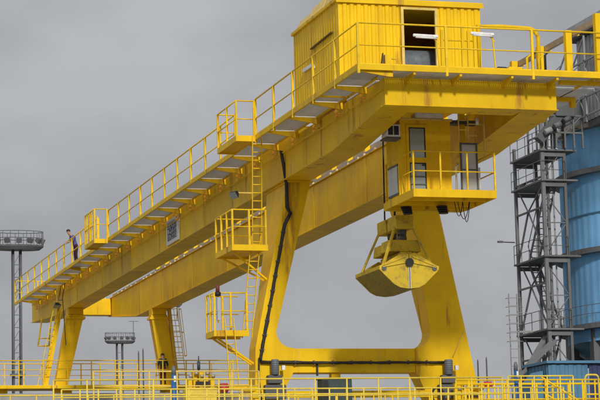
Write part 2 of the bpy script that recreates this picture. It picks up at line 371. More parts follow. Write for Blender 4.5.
# legs: near portal frame
YL = 79.2
def leg(x0t, x1t, x0b, x1b, zt, zb, y0t, y1t, y0b, y1b, name='leg', m='yellow'):
    return MB().add([(x0b, y0b, zb), (x1b, y0b, zb), (x1b, y1b, zb), (x0b, y1b, zb), (x0t, y0t, zt), (x1t, y0t, zt), (x1t, y1t, zt), (x0t, y1t, zt)],
        [(3, 2, 1, 0), (4, 5, 6, 7), (0, 1, 5, 4), (1, 2, 6, 5), (2, 3, 7, 6), (3, 0, 4, 7)]).build(name, m, CR, bevel=.02)
def portal_leg(sgn, xo_t, xi_t, xo_b, xi_b):
    """front plate with an inner fillet into the sill; sgn -1 left, +1 right. outer/inner x at top z=15 and at z=8.6"""
    zt, zs, z0 = ZB-.03, 8.62, 6.2
    k = (xo_b-xo_t)/(zt-zs); xo_0 = xo_b+k*(zs-z0)*(.15 if sgn < 0 else 1)
    fil = [(xi_b-sgn*(.62-.62*math.sin(t)), zs+.62-.62*math.cos(t)) for t in [math.pi/2*j/6 for j in range(7)]]
    ki = (xi_b-xi_t)/(zt-zs)
    poly = [(xo_t, zt), (xo_b, zs), (xo_0, z0), (xi_b+ki*.9, z0), (xi_b-sgn*.62, 7.68), (xi_b-sgn*.62, zs)]+fil[1:]+[(xi_t, zt)]
    def dep(z):
        K = [(6.2, .9), (8.6, .92), (10.5, 1.1), (12.5, 1.65), (14.97, 2.9)]
        for (a, b), (c, d) in zip(K, K[1:]):
            if z <= c: return b+(d-b)*(z-a)/(c-a)
        return 2.9
    full = []
    for a, b in zip(poly, poly[1:]+poly[:1]):               # subdivide the long edges so that the head can flare backwards
        n_ = 7 if abs(a[1]-b[1]) > 3 else 1
        full += [(a[0]+(b[0]-a[0])*k/n_, a[1]+(b[1]-a[1])*k/n_) for k in range(n_)]
    n_ = len(full); l = MB().add([(x, YL, z) for x, z in full]+[(x, YL+dep(z), z) for x, z in full], [tuple(range(n_)), tuple(reversed(range(n_, 2*n_)))]+[(i, i+n_, (i+1) % n_+n_, (i+1) % n_) for i in range(n_)]).build('leg', 'yellow', CR)
    MB().bar(((xo_t+xi_t)/2, YL+1.45, ZB-.10), ((xo_t+xi_t)/2, YL+1.45, ZB-.032), 3.2, abs(xi_t-xo_t)+.12, up=(1, 0, 0)).build('leg_flange', 'yellow', l)
    return l
portal_leg(-1, 22.74, 23.66, 21.36, 22.18); portal_leg(1, 28.6, 27.58, 29.86, 28.30)
MB().box((22.18+.622, YL+.05, 7.69), (28.30-.622, YL+.9, 8.60)).build('sill_beam', 'yellow', CR, bevel=.02)
for x in (23.0, 24.35, 26.2):
    MB().box((x, YL+.04, 7.72), (x+.02, YL+.048, 8.58)).build('weld_seam', 'yellow_pale', CR)
lw = MB().box((21.2, YL-.05, 6.75), (29.9, YL+.15, 7.0)).build('lower_walkway', 'yellow', CR)
MB().box((24.35, YL+.16, 5.6), (24.7, YL+.5, 7.685)).build('prop', 'yellow', CR)
# end carriages with bogies and wheels on the near runway rail
for xc in (21.35, 29.75):
    bg = MB().prism([(xc-1.0, 5.9), (xc-.7, 5.5), (xc+.7, 5.5), (xc+1.0, 5.9), (xc+1.0, 6.45), (xc-1.0, 6.45)], 1, YL+.05, YL+.9).build('bogie', 'yellow', CR, bevel=.02)
    for dx in (-.6, .6):
        p = V((xc+dx, YL+.46, 5.36)); MB().tube([p+V((0, -.11, 0)), p+V((0, .11, 0))], .31, 20).build('wheel', 'dark_steel', bg)
# drive motors at the foot of the near legs
for (px, w) in ((275, .30), (448.5, .33)):
    p = W(px, 367, Y=YL-.3)
    mo = MB().tube([p+V((0, 0, .28)), p+V((0, 0, .24)), p+V((0, 0, -.27)), p+V((0, 0, -.3))], [w*.42, w*.5, w*.5, w*.42], 14).build('drive_motor', 'motor_grey', CR)
    for k in range(6): q = p+V((0, 0, -.2+k*.08)); MB().tube([q, q+V((0, 0, .02))], w*.53, 14).build('cooling_fin', 'motor_grey', mo)
    MB().box(p+V((-.28, -.05, -.62)), p+V((.26, .27, -.3))).box(p+V((-.4, -.02, -1.2)), p+V((.42, .26, -.66))).build('gearbox', 'dark_steel', mo, bevel=.03)
    MB().box(p+V((.24, -.12, -.12)), p+V((.36, 0, .05))).build('junction_box', 'white', mo)
def hose(name, pts, r, m='hose', par=CR, wob=0):
    q = []
    for a, b in zip(pts, pts[1:]):
        n = max(2, int((V(b)-V(a)).length/.25))
        for k in range(n): q.append(lerp(a, b, k/n)+V((random.uniform(-wob, wob), 0, random.uniform(-wob, wob))))
    q.append(V(pts[-1])); return MB().tube(q, r, 7).build(name, m, par)
# far support frame
for (xt0, xt1, xb0, xb1) in ((22.52, 23.5, 21.8, 22.52), (27.45, 28.42, 28.1, 28.95)):
    l = leg(xt0, xt1, xb0, xb1, 14.62, 10.5, 125.0, 125.75, 125.05, 125.65)
    MB().box((xt0-.07, 124.93, 14.34), (xt1+.07, 125.82, 14.48)).build('leg_collar', 'yellow', l)
    MB().box((xt0+.05, 124.95, 14.625), (xt1-.05, 125.8, 14.965)).build('hinge_block', 'yellow', l)
ladder(CR, (20.9, 124.7, 10.5), (21.85, 124.7, 14.9), (1, 0, 0), .36, .35, name='ladder')
MB().bar((21.2, 125.0, 10.5), (22.1, 125.0, 15.0), .3, .22, up=(0, 1, 0)).build('brace', 'yellow', CR)
for k, (pa, pb) in enumerate((((64, 262), (66, 345)), ((60, 268), (63, 300)))):
    hose('cable', [V((22.4, W(*pa, X=22.35).y, 16.44)), V((22.3, W(*pa, X=22.35).y+.3, 15.6)), W(pb[0], pb[1], Y=124.6)], .022)
hb_ = MB()
a_, b_ = W(38, 346, Y=130), W(49, 346, Y=130)
for p_, q_ in ((a_, W(42, 318, Y=130)), (b_, W(51, 318, Y=130)), (a_, b_)): hb_.tube([p_, q_], .045, 6)
hb_.tube([a_+V((0, 0, .45)), b_+V((0, 0, .45))], .035, 6).build('hanging_step', 'yellow_rail', CR)
fs = MB().box((16.8, 124.2, 10.28), (33.5, 126.1, 10.48)).build('sill_beam', 'yellow', CR, bevel=.02)
for xc in (18.5, 22.2, 28.5, 30.2):
    b_ = MB().box((xc-.5, 124.7, 9.75), (xc+.5, 125.4, 10.275)).build('bogie', 'yellow', CR)
    for dx in (-.28, .28):
        p = V((xc+dx, 125.01, 9.64)); MB().tube([p+V((0, -.09, 0)), p+V((0, .09, 0))], .2, 16).build('wheel', 'dark_steel', b_)
fence(CR, [(16.8, 124.25, 10.48), (33.5, 124.25, 10.48)], 1.4, 1.45, mids=(.62,), pr=.03, rr=.03)
fence(CR, [(16.8, 126.0, 10.48), (33.5, 126.0, 10.48)], 1.36, 1.1, mids=(.5,), pr=.028, rr=.028)
ladder(CR, (29.25, 124.9, 10.5), (28.75, 124.9, 14.9), (1, 0, 0), .5, .3, cage=.62, out=(.3, -1, 0))
MB().bar((29.0, 125.1, 10.5), (28.55, 125.1, 14.95), .2, .2, up=(0, 1, 0)).build('brace', 'yellow_pale', CR)
# access ladders and landings at the near left leg
ladder(CR, W(236, 406, Y=78.4), W(229, 318, Y=78.6), (1, 0, 0), .34, .3)
ladder(CR, W(247, 338, Y=78.9), W(256, 236, Y=78.9), (1, 0, 0), .36, .3)
ladder(CR, W(257, 250, Y=79.0), W(257, 136, Y=78.75), (1, 0, 0), .36, .3)
def landing2(px0, px1, pyf, Y0, depth, h, x_att, skew=0, pm='yellow_rail'):
    a = W(px0, pyf, Y=Y0); b = W(px1, pyf, Y=Y0); z = a.z; x0, x1 = a.x, b.x
    l = MB().box((x0, Y0, z-.12), (x1, Y0+.05, z+.1)).box((x0, Y0+.051, z-.12), (x0+.05, Y0+depth, z+.1)).box((x0+.051, Y0+depth-.05, z-.12), (x1, Y0+depth, z+.1)).box((x0+.052, Y0+.052, z-.05), (x1, Y0+depth-.052, z)).build('landing', 'yellow', CR)
    MB().bar((x0+.25, Y0+.6, z-.13), (x_att, YL+.3, z-1.1), .07, .07).bar((x0+.25, Y0+depth-.2, z-.13), (x_att, YL+.6, z-1.1), .07, .07).build('brace', 'yellow', l)
    pts = [V((x1-.06, Y0+.04, z)), V((x0+.04, Y0+.04, z)), V((x0+.04, Y0+depth-.04, z)), V((x1-.06, Y0+depth-.04, z))]; u = V((0, 0, 1))
    MB().tube([p+u*h for p in pts], .027, 8).build('rail', pm, l); MB().tube([p+u*h*.55 for p in pts], .024, 6).build('mid_rail', pm, l)
    for a_, b_ in zip(pts, pts[1:]):
        n = max(1, round((b_-a_).length/.75))
        for k in range(n): p = lerp(a_, b_, k/n); MB().bar(p-u*.02, p+u*h, .068, .068, up=(0, 1, 0)).build('post', pm, l)
    return l
landing2(232, 268, 247, 78.6, 2.6, 1.42, 21.93)
l3 = landing2(214, 249, 333, 78.7, 1.3, 1.5, 21.38)
p = W(216.5, 299, Y=78.75)
# hose bundle down the near left leg and along the sill
yh = YL-.09
for d, r in ((0, .036), (.07, .032), (.035, .04)):
    dy = 0 if d != .035 else -.05
    hose('cable', [V((22.48+d, yh+dy, 16.1)), W(285.5, 183, Y=yh+dy)+V((d, 0, 0)), W(286.5, 207, Y=yh+dy)+V((d, 0, 0)), W(289.5, 213, Y=yh+dy)+V((d, 0, 0)), W(284, 224, Y=yh+dy)+V((d, 0, 0)), W(272, 290, Y=yh+dy)+V((d, 0, 0)), W(260, 357, Y=yh+dy)+V((d, 0, 0)), W(261, 363, Y=yh+dy)+V((d*.3, 0, d)), W(330, 363.4, Y=yh+dy)+V((0, 0, d*.6)), W(445, 362.8, Y=yh+dy)+V((0, 0, d*.6))], r, wob=.012)
for k in range(9):
    p_ = lerp(W(284, 224, Y=yh), W(260, 357, Y=yh), (k+.5)/9)+V((.035, .02, 0)); MB().cb(p_, (.17, .13, .04)).build('cable_clamp', 'motor_grey', CR)
for k in range(9):
    p_ = lerp(W(270, 363.2, Y=yh), W(440, 362.8, Y=yh), (k+.3)/9)+V((0, .02, .02)); MB().cb(p_, (.04, .13, .16)).build('cable_clamp', 'motor_grey', CR)
hose('cable', [W(259, 358, Y=yh), W(259, 380, Y=yh), W(262, 405, Y=yh)], .035)
MB().box(W(316.3, 364, Y=YL-.03), W(318, 376, Y=YL+.03)).build('cable_drop', 'hose', CR)
# festoon track on posts along the right walkway
ft = MB().bar((30.2, 64.9, 18.62), (30.2, 136, 18.62), .12, .2).build('festoon_track', 'rail_steel', CR)
fp = None
for i in range(28):
    p = V((30.0, 66.35+2.52*i, ZW))
    if fp is None: fp = MB().box(p+V((-.11, -.11, -.05)), p+V((.11, .11, 2.22))).box(p+V((.111, -.06, 2.06)), p+V((.42, .06, 2.2))).build('festoon_post', 'yellow', ft, at=p)
    else: share(fp, ft, p)
# bent guard pipe and small equipment on the front deck
yb = 69.2
q = [W(478, 25.5, Y=yb), W(500, 26.5, Y=yb), W(528, 28.5, Y=yb)]
c0 = q[-1]; rad = .36
q += [c0+V((rad*math.sin(t), 0, -rad+rad*math.cos(t))) for t in [math.pi/2*j/6 for j in range(1, 7)]]; q += [V((q[-1].x, yb, ZW+.03))]
q = [V((q[0].x, yb, ZW+.03))]+q
MB().tube(q, .075, 10).build('guard_pipe', 'yellow', CR)
for px, pt in ((441.5, 30), (446, 27), (462, 26), (468, 31), (474, 26)):
    a_ = W(px, pt, Y=68.6); MB().bar((a_.x, 68.6, ZW+.03), (a_.x, 68.6, a_.z), .09, .07, up=(0, 1, 0)).build('upright', 'yellow', CR)
a_ = W(441.5, 40, Y=68.6); b_ = W(474, 41, Y=68.6); MB().tube([a_, b_], .03, 6).build('cross_rail', 'yellow', CR)
a_ = W(387, 55, Y=68.2); MB().box((a_.x-.1, 68.1, ZW+.03), (a_.x+.12, 68.3, a_.z+.0)).box((a_.x+.121, 68.12, a_.z-.14), (a_.x+.3, 68.26, a_.z-.08)).build('valve_box', 'yellow', CR); MB().prism([(a_.x-.32, ZW+.03), (a_.x-.102, ZW+.03), (a_.x-.16, a_.z+.06)], 1, 68.1, 68.25).build('lever', 'brown', CR)
a_ = W(527, 55, Y=68.8)
for k in range(4): MB().tube([(a_.x+.22*k, 68.8, ZW+.03), (a_.x+.22*k, 68.8, a_.z-.1+.12*(k % 2)), (a_.x+.22*k+.12, 68.8, a_.z+.02+.12*(k % 2))], .045, 7).build('hose_stub', ('yellow', 'black')[k % 2], CR)

# ------------------------------------------------------------------ machinery house on top
hx0, hx1, hy0, hy1, hz0, hz1 = 22.5, 27.76, 71.4, 77.0, 16.98, 20.2
HS = thing('machinery_house', 'yellow corrugated machinery house with open doorway on top of the crane', 'machine house', ((hx0+hx1)/2, hy0, hz0))
def corrugated(mb, a, du, w, z0, z1, n, pitch=.26, dep=.045, th=.03):
    """trapezoid sheet from a along du, n = outward normal"""
    a, du, n = V(a), V(du), V(n); prof = []; t = 0; k = 0
    seq = [(.0, 0), (.30, 0), (.42, 1), (.88, 1), (1.0, 0)]
    while t < w:
        for s, h in seq[:-1]:
            u = t+s*pitch
            if u < w: prof.append((u, h*dep))
        t += pitch
    prof.append((w, 0))
    vs = []
    for u, h in prof:
        p = a+du*u+n*h; vs += [V((p.x, p.y, z0)), V((p.x, p.y, z1))]
    m = len(prof)
    for u, h in prof:
        p = a+du*u+n*(h-th); vs += [V((p.x, p.y, z0)), V((p.x, p.y, z1))]
    fs = [(2*i, 2*i+2, 2*i+3, 2*i+1) for i in range(m-1)]+[(2*m+2*i, 2*m+2*i+1, 2*m+2*i+3, 2*m+2*i+2) for i in range(m-1)]
    fs += [(2*i, 2*m+2*i, 2*m+2*i+2, 2*i+2) for i in range(m-1)]+[(2*i+1, 2*i+3, 2*m+2*i+3, 2*m+2*i+1) for i in range(m-1)]
    fs += [(0, 1, 2*m+1, 2*m), (2*m-2, 4*m-2, 4*m-1, 2*m-1)]
    return mb.add(vs, fs)
dx0, dx1, dz1 = 24.88, 26.05, 19.86
zc = hz1-.12
fw_ = MB(); corrugated(fw_, (hx0+.06, hy0, 0), (1, 0, 0), dx0-.1-hx0-.06, hz0+.06, zc, (0, -1, 0))
corrugated(fw_, (dx1+.1, hy0, 0), (1, 0, 0), hx1-.06-dx1-.1, hz0+.06, zc, (0, -1, 0)); fw_.box((dx0-.1, hy0-.02, dz1+.081), (dx1+.1, hy0+.02, zc)); fw_ = fw_.build('front_wall', 'yellow', HS)
MB().box((dx0-.098, hy0-.07, hz0), (dx0, hy0+.03, dz1+.08)).box((dx1, hy0-.07, hz0), (dx1+.098, hy0+.03, dz1+.08)).box((dx0+.001, hy0-.07, dz1), (dx1-.001, hy0+.03, dz1+.08)).build('door_frame', 'yellow_pale', fw_)
sw = MB(); corrugated(sw, (hx0, hy1-.06, 0), (0, -1, 0), hy1-hy0-.12, hz0+.06, zc, (-1, 0, 0), pitch=.3, dep=.016); sw = sw.build('side_wall', 'yellow', HS)
a = W(311, 49, X=hx0-.06); b = W(332, 32, X=hx0-.06)
MB().bar(a, b, .08, .045).build('louvre_slot', 'brown', sw)
a = W(303, 71, X=hx0-.06); b = W(313, 64.5, X=hx0-.06)
MB().bar(a, b, .06, .12).bar(b, b+V((0, -.12, -.18)), .06, .1).build('nameplate', 'white', sw)
e_ = MB(); corrugated(e_, (hx1, hy0+.06, 0), (0, 1, 0), hy1-hy0-.12, hz0+.06, zc, (1, 0, 0), pitch=.3); e_.build('side_wall', 'yellow', HS)
e_ = MB(); corrugated(e_, (hx0+.06, hy1, 0), (1, 0, 0), hx1-hx0-.12, hz0+.06, zc, (0, 1, 0)); e_.build('rear_wall', 'yellow', HS)
for x, y in ((hx0, hy0), (hx1-.1, hy0), (hx0, hy1-.1), (hx1-.1, hy1-.1)): MB().box((x-.01, y-.01, hz0+.002), (x+.11, y+.11, zc)).build('corner_post', 'yellow', HS)
MB().box((hx0-.02, hy0-.06, hz0-.16), (hx1+.02, hy1, hz0)).build('base_frame', 'yellow', HS)
rf = MB().box((hx0-.09, hy0-.1, zc), (hx1+.09, hy1+.09, hz1)).build('roof', 'yellow', HS, bevel=.01)
MB().box((hx0-.105, hy0-.115, hz1-.2), (hx1+.105, hy0-.101, hz1-.03)).build('roof_trim', 'yellow', rf)
for y0, y1, h in ((71.6, 73.3, .58), (73.4, 75.2, .55), (75.35, 76.9, .44)):
    MB().prism([(hx0+.0, hz1+.002), (hx0+1.6, hz1+.002), (hx0+1.6, hz1+h*1.5), (hx0+.25, hz1+h)], 1, y0, y1).build('roof_vent', 'yellow_pale', rf)
MB().box((hx0+.25, hy0+.6, hz0+.003), (dx0+.6, hy1-.4, hz0+1.3)).tube([(24.6, hy0+1.3, 18.2), (27.2, hy0+1.3, 18.2)], .5, 16).box((25.6, hy0+.8, hz0+.004), (26.6, hy0+2, hz0+1.2)).build('hoist_machinery', 'motor_grey', HS)
# tube lamps on the railing in front of the house
for px, py, px2, n in ((413, 35, 438, 'cream tube lamp on a railing bracket before the dark doorway'), (470.5, 33, 494, 'white tube lamp on a railing bracket right of the machinery house')):
    a = W(px, py, Y=66.0); b = W(px2, py+1.5, Y=65.9); 
    t = thing('tube_lamp', n, 'lamp', a, 'tube lamps on the front railing')
    MB().bar(a, b, .1, .09).build('housing', 'white', t, bevel=.02)
    MB().tube([a+V((.08, -.03, -.07)), b+V((-.08, -.03, -.07))], .03, 8).build('tube', 'white', t)
    MB().bar(V((b.x-.02, 66.0, b.z-.06)), V((b.x+.06, 66.03, ZW+.15)), .04, .04).bar(V((b.x-.1, 66, b.z-.06)), V((b.x+.05, 66, b.z-.22)), .03, .03).build('bracket', 'yellow_rail', t)
# winch unit on the right of the front deck
p = W(512, 60, Y=69.6)
t = thing('winch', 'small yellow winch with dark drum on the upper front deck', 'winch', (p.x, p.y, ZW+.03))
z = ZW+.03
MB().box((p.x-.25, 69.3, z), (p.x+.3, 69.9, z+.95)).build('gear_case', 'yellow', t, bevel=.04)
MB().tube([(p.x-.55, 69.6, z+.75), (p.x-.26, 69.6, z+.75)], .24, 14).build('drum', 'black', t)
MB().tube([(p.x+.32, 69.6, z+.72), (p.x+.8, 69.6, z+.72)], .2, 14).build('motor', 'motor_grey', t)
MB().box((p.x+.3, 69.35, z), (p.x+1.0, 69.85, z+.45)).build('base', 'yellow_pale', t)

# ------------------------------------------------------------------ operator's cab under the crossbeam
cx0, cyf, cz = 24.22, 69.0, 13.08
CB = thing('operator_cab', 'yellow operator cab with railed balcony hanging under the crane end', 'cab', (25.3, 70.5, cz))
pf = MB().box((cx0, cyf, cz-.27), (27.2, cyf+.05, cz+.0)).box((cx0, cyf+.051, cz-.27), (cx0+.05, 72.0, cz)).box((27.15, cyf+.051, cz-.27), (27.2, 72.0, cz)).box((cx0+.051, 72.35, cz-.27), (27.149, 72.0, cz)).box((cx0+.052, cyf+.052, cz-.12), (27.148, 71.948, cz-.06)).build('platform', 'yellow', CB)
for y in (69.8, 70.9, 71.8): MB().box((cx0+.06, y, cz-.26), (27.14, y+.1, cz-.121)).build('joist', 'yellow', pf)
body = MB()
by, bx0, bx1, bz1 = 70.3, 24.25, 26.08, 15.68
dw0, dw1 = 24.52, 25.2
# front wall as panels around the door, side, back, roof
body.box((bx0, by, cz), (dw0-.06, by+.05, bz1)).box((dw1+.06, by, cz), (bx1, by+.05, bz1)).box((dw0-.06, by, bz1-.14), (dw1+.06, by+.05, bz1))
body.box((bx0, by+.051, cz), (bx0+.05, 71.8, bz1)).box((bx1-.05, by+.051, cz), (bx1, 71.8, bz1)).box((bx0+.051, 71.75, cz), (bx1-.051, 71.8, bz1))
body = body.build('body', 'yellow', CB)
MB().box((bx0-.06, by-.08, bz1+.001), (bx1+.08, 71.88, bz1+.07)).build('roof', 'yellow_pale', CB, bevel=.02)
MB().box((bx0+.55, by-.06, bz1+.072), (bx1-.25, by+.4, bz1+.27)).build('roof_box', 'white', CB, bevel=.03)
MB().tube([(bx0-.05, by+.05, bz1+.06), (bx0-.05, by+.05, bz1+.2), (bx0-.05, by+.05, bz1+.25)], [.12, .12, .05], 10).build('horn', 'yellow', CB)
dr = MB().box((dw0-.055, by-.03, cz+.02), (dw0+.04, by+.04, bz1-.15)).box((dw1-.04, by-.03, cz+.02), (dw1+.055, by+.04, bz1-.15)).box((dw0+.041, by-.03, bz1-.25), (dw1-.041, by+.04, bz1-.15)).box((dw0+.041, by-.03, cz+1.12), (dw1-.041, by+.04, cz+1.3)).box((dw0+.041, by-.03, cz+.02), (dw1-.041, by+.04, cz+.12)).build('door', 'yellow', CB)
for z0, z1 in ((cz+1.302, bz1-.252), (cz+.122, cz+1.118)):
    MB().box((dw0+.042, by-.002, z0), (dw1-.042, by+.012, z1)).build('pane', 'cab_glass', dr)
    MB().box((dw0+.043, by-.022, z0+.001), (dw0+.075, by-.004, z1-.001)).box((dw1-.075, by-.022, z0+.001), (dw1-.043, by-.004, z1-.001)).box((dw0+.076, by-.022, z1-.035), (dw1-.076, by-.004, z1-.001)).build('seal', 'black', dr)
MB().box((dw1-.19, by-.06, cz+1.02), (dw1-.06, by-.031, cz+1.06)).build('handle', 'black', dr)
for z in (cz+.35, cz+.62): MB().box((dw0+.05, by-.04, z), (dw1-.05, by-.031, z+.03)).build('guard_bar', 'dark_steel', dr)
wl = MB().box((bx0-.03, by+.35, cz+.12), (bx0-.003, 71.6, cz+1.05)).build('side_window', 'cab_glass', CB)
MB().box((bx0-.035, by+.3, cz+1.051), (bx0-.002, 71.65, cz+1.12)).build('frame', 'dark_steel', wl); MB().box((bx0-.035, by+.3, cz+.05), (bx0-.002, 71.65, cz+.119)).build('frame', 'dark_steel', wl)
ac = MB().box((23.74, 70.2, 15.06), (24.235, 70.75, 15.5)).build('air_conditioner', 'white', CB, bevel=.02)
for x in (23.79, 24.0): MB().box((x, 70.18, 15.13), (x+.17, 70.199, 15.44)).build('grille', 'black', ac)
MB().box((23.7, 70.18, 15.0), (24.245, 70.8, 15.055)).build('shelf', 'dark_steel', ac)
# hangers up to the crane
MB().box((bx1-.2, 71.4, bz1+.071), (bx1-.05, 71.6, 16.9)).build('hanger', 'yellow', CB); MB().box((bx0+.05, 71.4, bz1+.071), (bx0+.2, 71.6, 16.9)).build('hanger', 'yellow', CB); MB().box((26.9, 71.4, cz-.1), (27.05, 71.6, 16.4)).build('hanger', 'yellow', CB)
MB().box((23.72, 71.3, 15.8), (27.5, 71.7, 15.93)).build('hanger_beam', 'dark_steel', CB)
# balcony railing
u = V((0, 0, 1))
pts = [V((27.17, 71.9, cz)), V((27.17, cyf+.03, cz)), V((cx0+.03, cyf+.03, cz)), V((cx0+.03, 71.9, cz))]
hr = MB().tube([p+u*1.3 for p in pts], .026, 8).build('handrail', 'yellow_rail', CB)
MB().tube([p+u*.62 for p in pts], .024, 6).build('mid_rail', 'yellow_rail', hr)
for p in (pts[1], lerp(pts[2], pts[1], .33), lerp(pts[2], pts[1], .66), pts[2], lerp(pts[2], pts[3], .5), pts[3], pts[0]): MB().bar(p, p+u*1.3, .055, .055, up=(0, 1, 0)).build('post', 'yellow_rail', hr)
gd = MB().box((26.42, by-.02, cz+.05), (26.48, by+.03, cz+1.86)).box((27.0, by-.02, cz+.05), (27.06, by+.03, cz+1.86)).box((26.481, by-.02, cz+1.8), (26.999, by+.03, cz+1.86)).box((26.481, by-.02, cz+.9), (26.999, by+.03, cz+.94)).build('gate_frame', 'dark_steel', CB)
MB().box((26.482, by, cz+.05), (26.998, by+.012, cz+.898)).box((26.482, by, cz+.942), (26.998, by+.012, cz+1.798)).build('gate_panel', 'pale_glass', gd)
MB().tube([(27.11, by, cz), (27.11, by, cz+1.0)], .035, 8).tube([(26.25, by, cz), (26.25, by, cz+1.0), (26.35, by, cz+1.1)], .04, 8).build('pipe', 'white', CB)
ld = ladder(CB, (26.42, 69.9, cz+1.9), (26.42, 69.9, 15.99), (1, 0, 0), .34, .26, m='yellow_pale')
MB().box((26.62, 69.85, 15.92), (27.2, 69.9, 15.98)).box((27.14, 69.85, cz+1.3), (27.19, 69.9, 15.92)).box((26.62, 69.86, 15.5), (27.139, 69.89, 15.54)).box((26.62, 69.86, 15.1), (26.9, 69.89, 15.14)).build('ladder_frame', 'yellow_pale', CB)
MB().tube([(26.9, 69.8, 15.5), (26.9, 69.8, 15.72)], .06, 8).build('lamp', 'white', CB)
for (x, y) in ((24.7, 71.2), (25.9, 70.9)):
    for k in range(4): MB().tube([(x+.02*k, y, cz-.28-.07*k), (x+.02*k, y, cz-.33-.07*k)], .2-.01*k, 10).build('cable_reel', 'black', CB)
for k, (s, w) in enumerate(((0, .30), (.12, .42), (.3, .25))):
    x = 26.0+s; MB().tube([V((x+w*(j/10), 69.9, cz-.27-(.5+.1*k)*(1-((j-5)/5)**2))) for j in range(11)], .014, 5).build('loose_cable', 'black', CB)

# ------------------------------------------------------------------ clamshell grab
gx, gy0, gy1 = W(409, 262, Y=72.0).x, 72.0, 74.75
gz = W(409, 262, Y=72.0).z
GB = thing('grab_bucket', 'dirty olive yellow clamshell grab hanging open end towards the viewer', 'grab bucket', (gx, (gy0+gy1)/2, gz-.95))
def jaw(s):
    arc = [(gx+s*.015, gz-.93)]+[(gx+s*t, gz+zz) for t, zz in ((.34, -.89), (.56, -.78), (1.10, -.26))]
    inner = [(gx+s*1.06, gz-.14), (gx+s*.22, gz+.34), (gx+s*.015, gz+.28)]
    poly = arc+inner
    j = MB().prism(poly, 1, gy0, gy0+.05).build('jaw', 'grab_paint', GB); MB().prism(poly, 1, gy1-.05, gy1).build('end_plate', 'grab_paint', j)
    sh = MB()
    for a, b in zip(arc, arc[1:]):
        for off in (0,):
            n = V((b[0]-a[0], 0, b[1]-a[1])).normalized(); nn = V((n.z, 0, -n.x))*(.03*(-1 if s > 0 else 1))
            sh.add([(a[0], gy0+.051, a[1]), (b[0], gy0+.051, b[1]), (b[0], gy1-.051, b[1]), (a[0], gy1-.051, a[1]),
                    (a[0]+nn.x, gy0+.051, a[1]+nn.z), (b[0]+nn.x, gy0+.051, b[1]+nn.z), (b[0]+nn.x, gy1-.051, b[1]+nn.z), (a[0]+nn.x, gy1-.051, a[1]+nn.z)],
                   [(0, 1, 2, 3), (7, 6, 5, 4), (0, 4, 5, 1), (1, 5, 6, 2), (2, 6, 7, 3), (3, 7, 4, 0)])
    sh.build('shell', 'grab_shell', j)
    MB().bar((gx+s*1.04, gy0-.02, gz-.20), (gx+s*1.04, gy1+.02, gz-.20), .1, .14).build('upper_lip', 'grab_paint', j)
    MB().bar((gx+s*.03, gy0-.03, gz-.93), (gx+s*.03, gy0-.03, gz-.12), .035, .02, up=(1, 0, 0)).build('cutting_edge', 'galvanised', j)
    for y in (gy0-.015, gy1+.015):                          # stiffening ribs on the end plates
        MB().bar((gx+s*.1, y, gz-.02), (gx+s*.98, y, gz-.18), .03, .06, up=(1, 0, 0)).bar((gx+s*.12, y, gz+.2), (gx+s*.9, y, gz-.1), .03, .05, up=(1, 0, 0)).build('rib', 'grab_paint', j)
    p = V((gx+s*.93, gy0-.03, gz-.22)); MB().tube([p, p+V((0, .05, 0))], .09, 12).build('pin', 'dark_steel', j)
    for y in (gy0+.14, gy1-.14):
        MB().bar((gx+s*.92, y, gz-.14), (gx+s*.30, y+(.35 if y < gy0+1 else -.35), gz+1.34), .085, .07).build('arm', 'grab_paint', GB)
jaw(-1); jaw(1)
MB().tube([(gx, gy0-.08, gz), (gx, gy1+.08, gz)], .1, 14).tube([(gx, gy0-.1, gz-.02), (gx, gy0-.05, gz-.02)], .15, 14).build('hinge_shaft', 'black', GB)
cyc = (gy0+gy1)/2
ch = MB().prism([(gx-.62, gz+.42), (gx+.62, gz+.42), (gx+.55, gz+.84), (gx-.55, gz+.84)], 1, cyc-.95, cyc-.05).prism([(gx-.55, gz+.40), (gx+.55, gz+.40), (gx+.5, gz+.80), (gx-.5, gz+.80)], 1, cyc+.0, cyc+.95).box((gx-.22, gy0+.25, gz+.1), (gx+.22, gy1-.25, gz+.395)).build('lower_head', 'grab_paint', GB, bevel=.03)
uh = MB().prism([(gx-.32, gz+1.22), (gx+.32, gz+1.22), (gx+.34, gz+1.7), (gx-.34, gz+1.7)], 1, cyc-1.05, cyc-.1).prism([(gx-.32, gz+1.22), (gx+.32, gz+1.22), (gx+.34, gz+1.7), (gx-.34, gz+1.7)], 1, cyc+.1, cyc+1.05).box((gx-.12, cyc-.11, gz+1.3), (gx+.12, cyc+.11, gz+1.5)).build('upper_head', 'grab_paint', GB, bevel=.03)
for y in (cyc-.55, cyc+.55):
    for dz in (.92, 1.16): MB().tube([(gx-.1, y-.1, gz+dz), (gx+.14, y-.1, gz+dz)], .16, 14).build('sheave', 'dark_steel', GB)
    for dx in (-.2, .2): MB().tube([(gx+dx, y, gz+1.6), (gx+dx*.8, y, 16.9)], .03, 6).build('rope', 'hose', GB)
    for dx in (-.08, .1): MB().tube([(gx+dx, y, gz+.75), (gx+dx, y, gz+1.2)], .02, 6).build('rope', 'hose', GB)

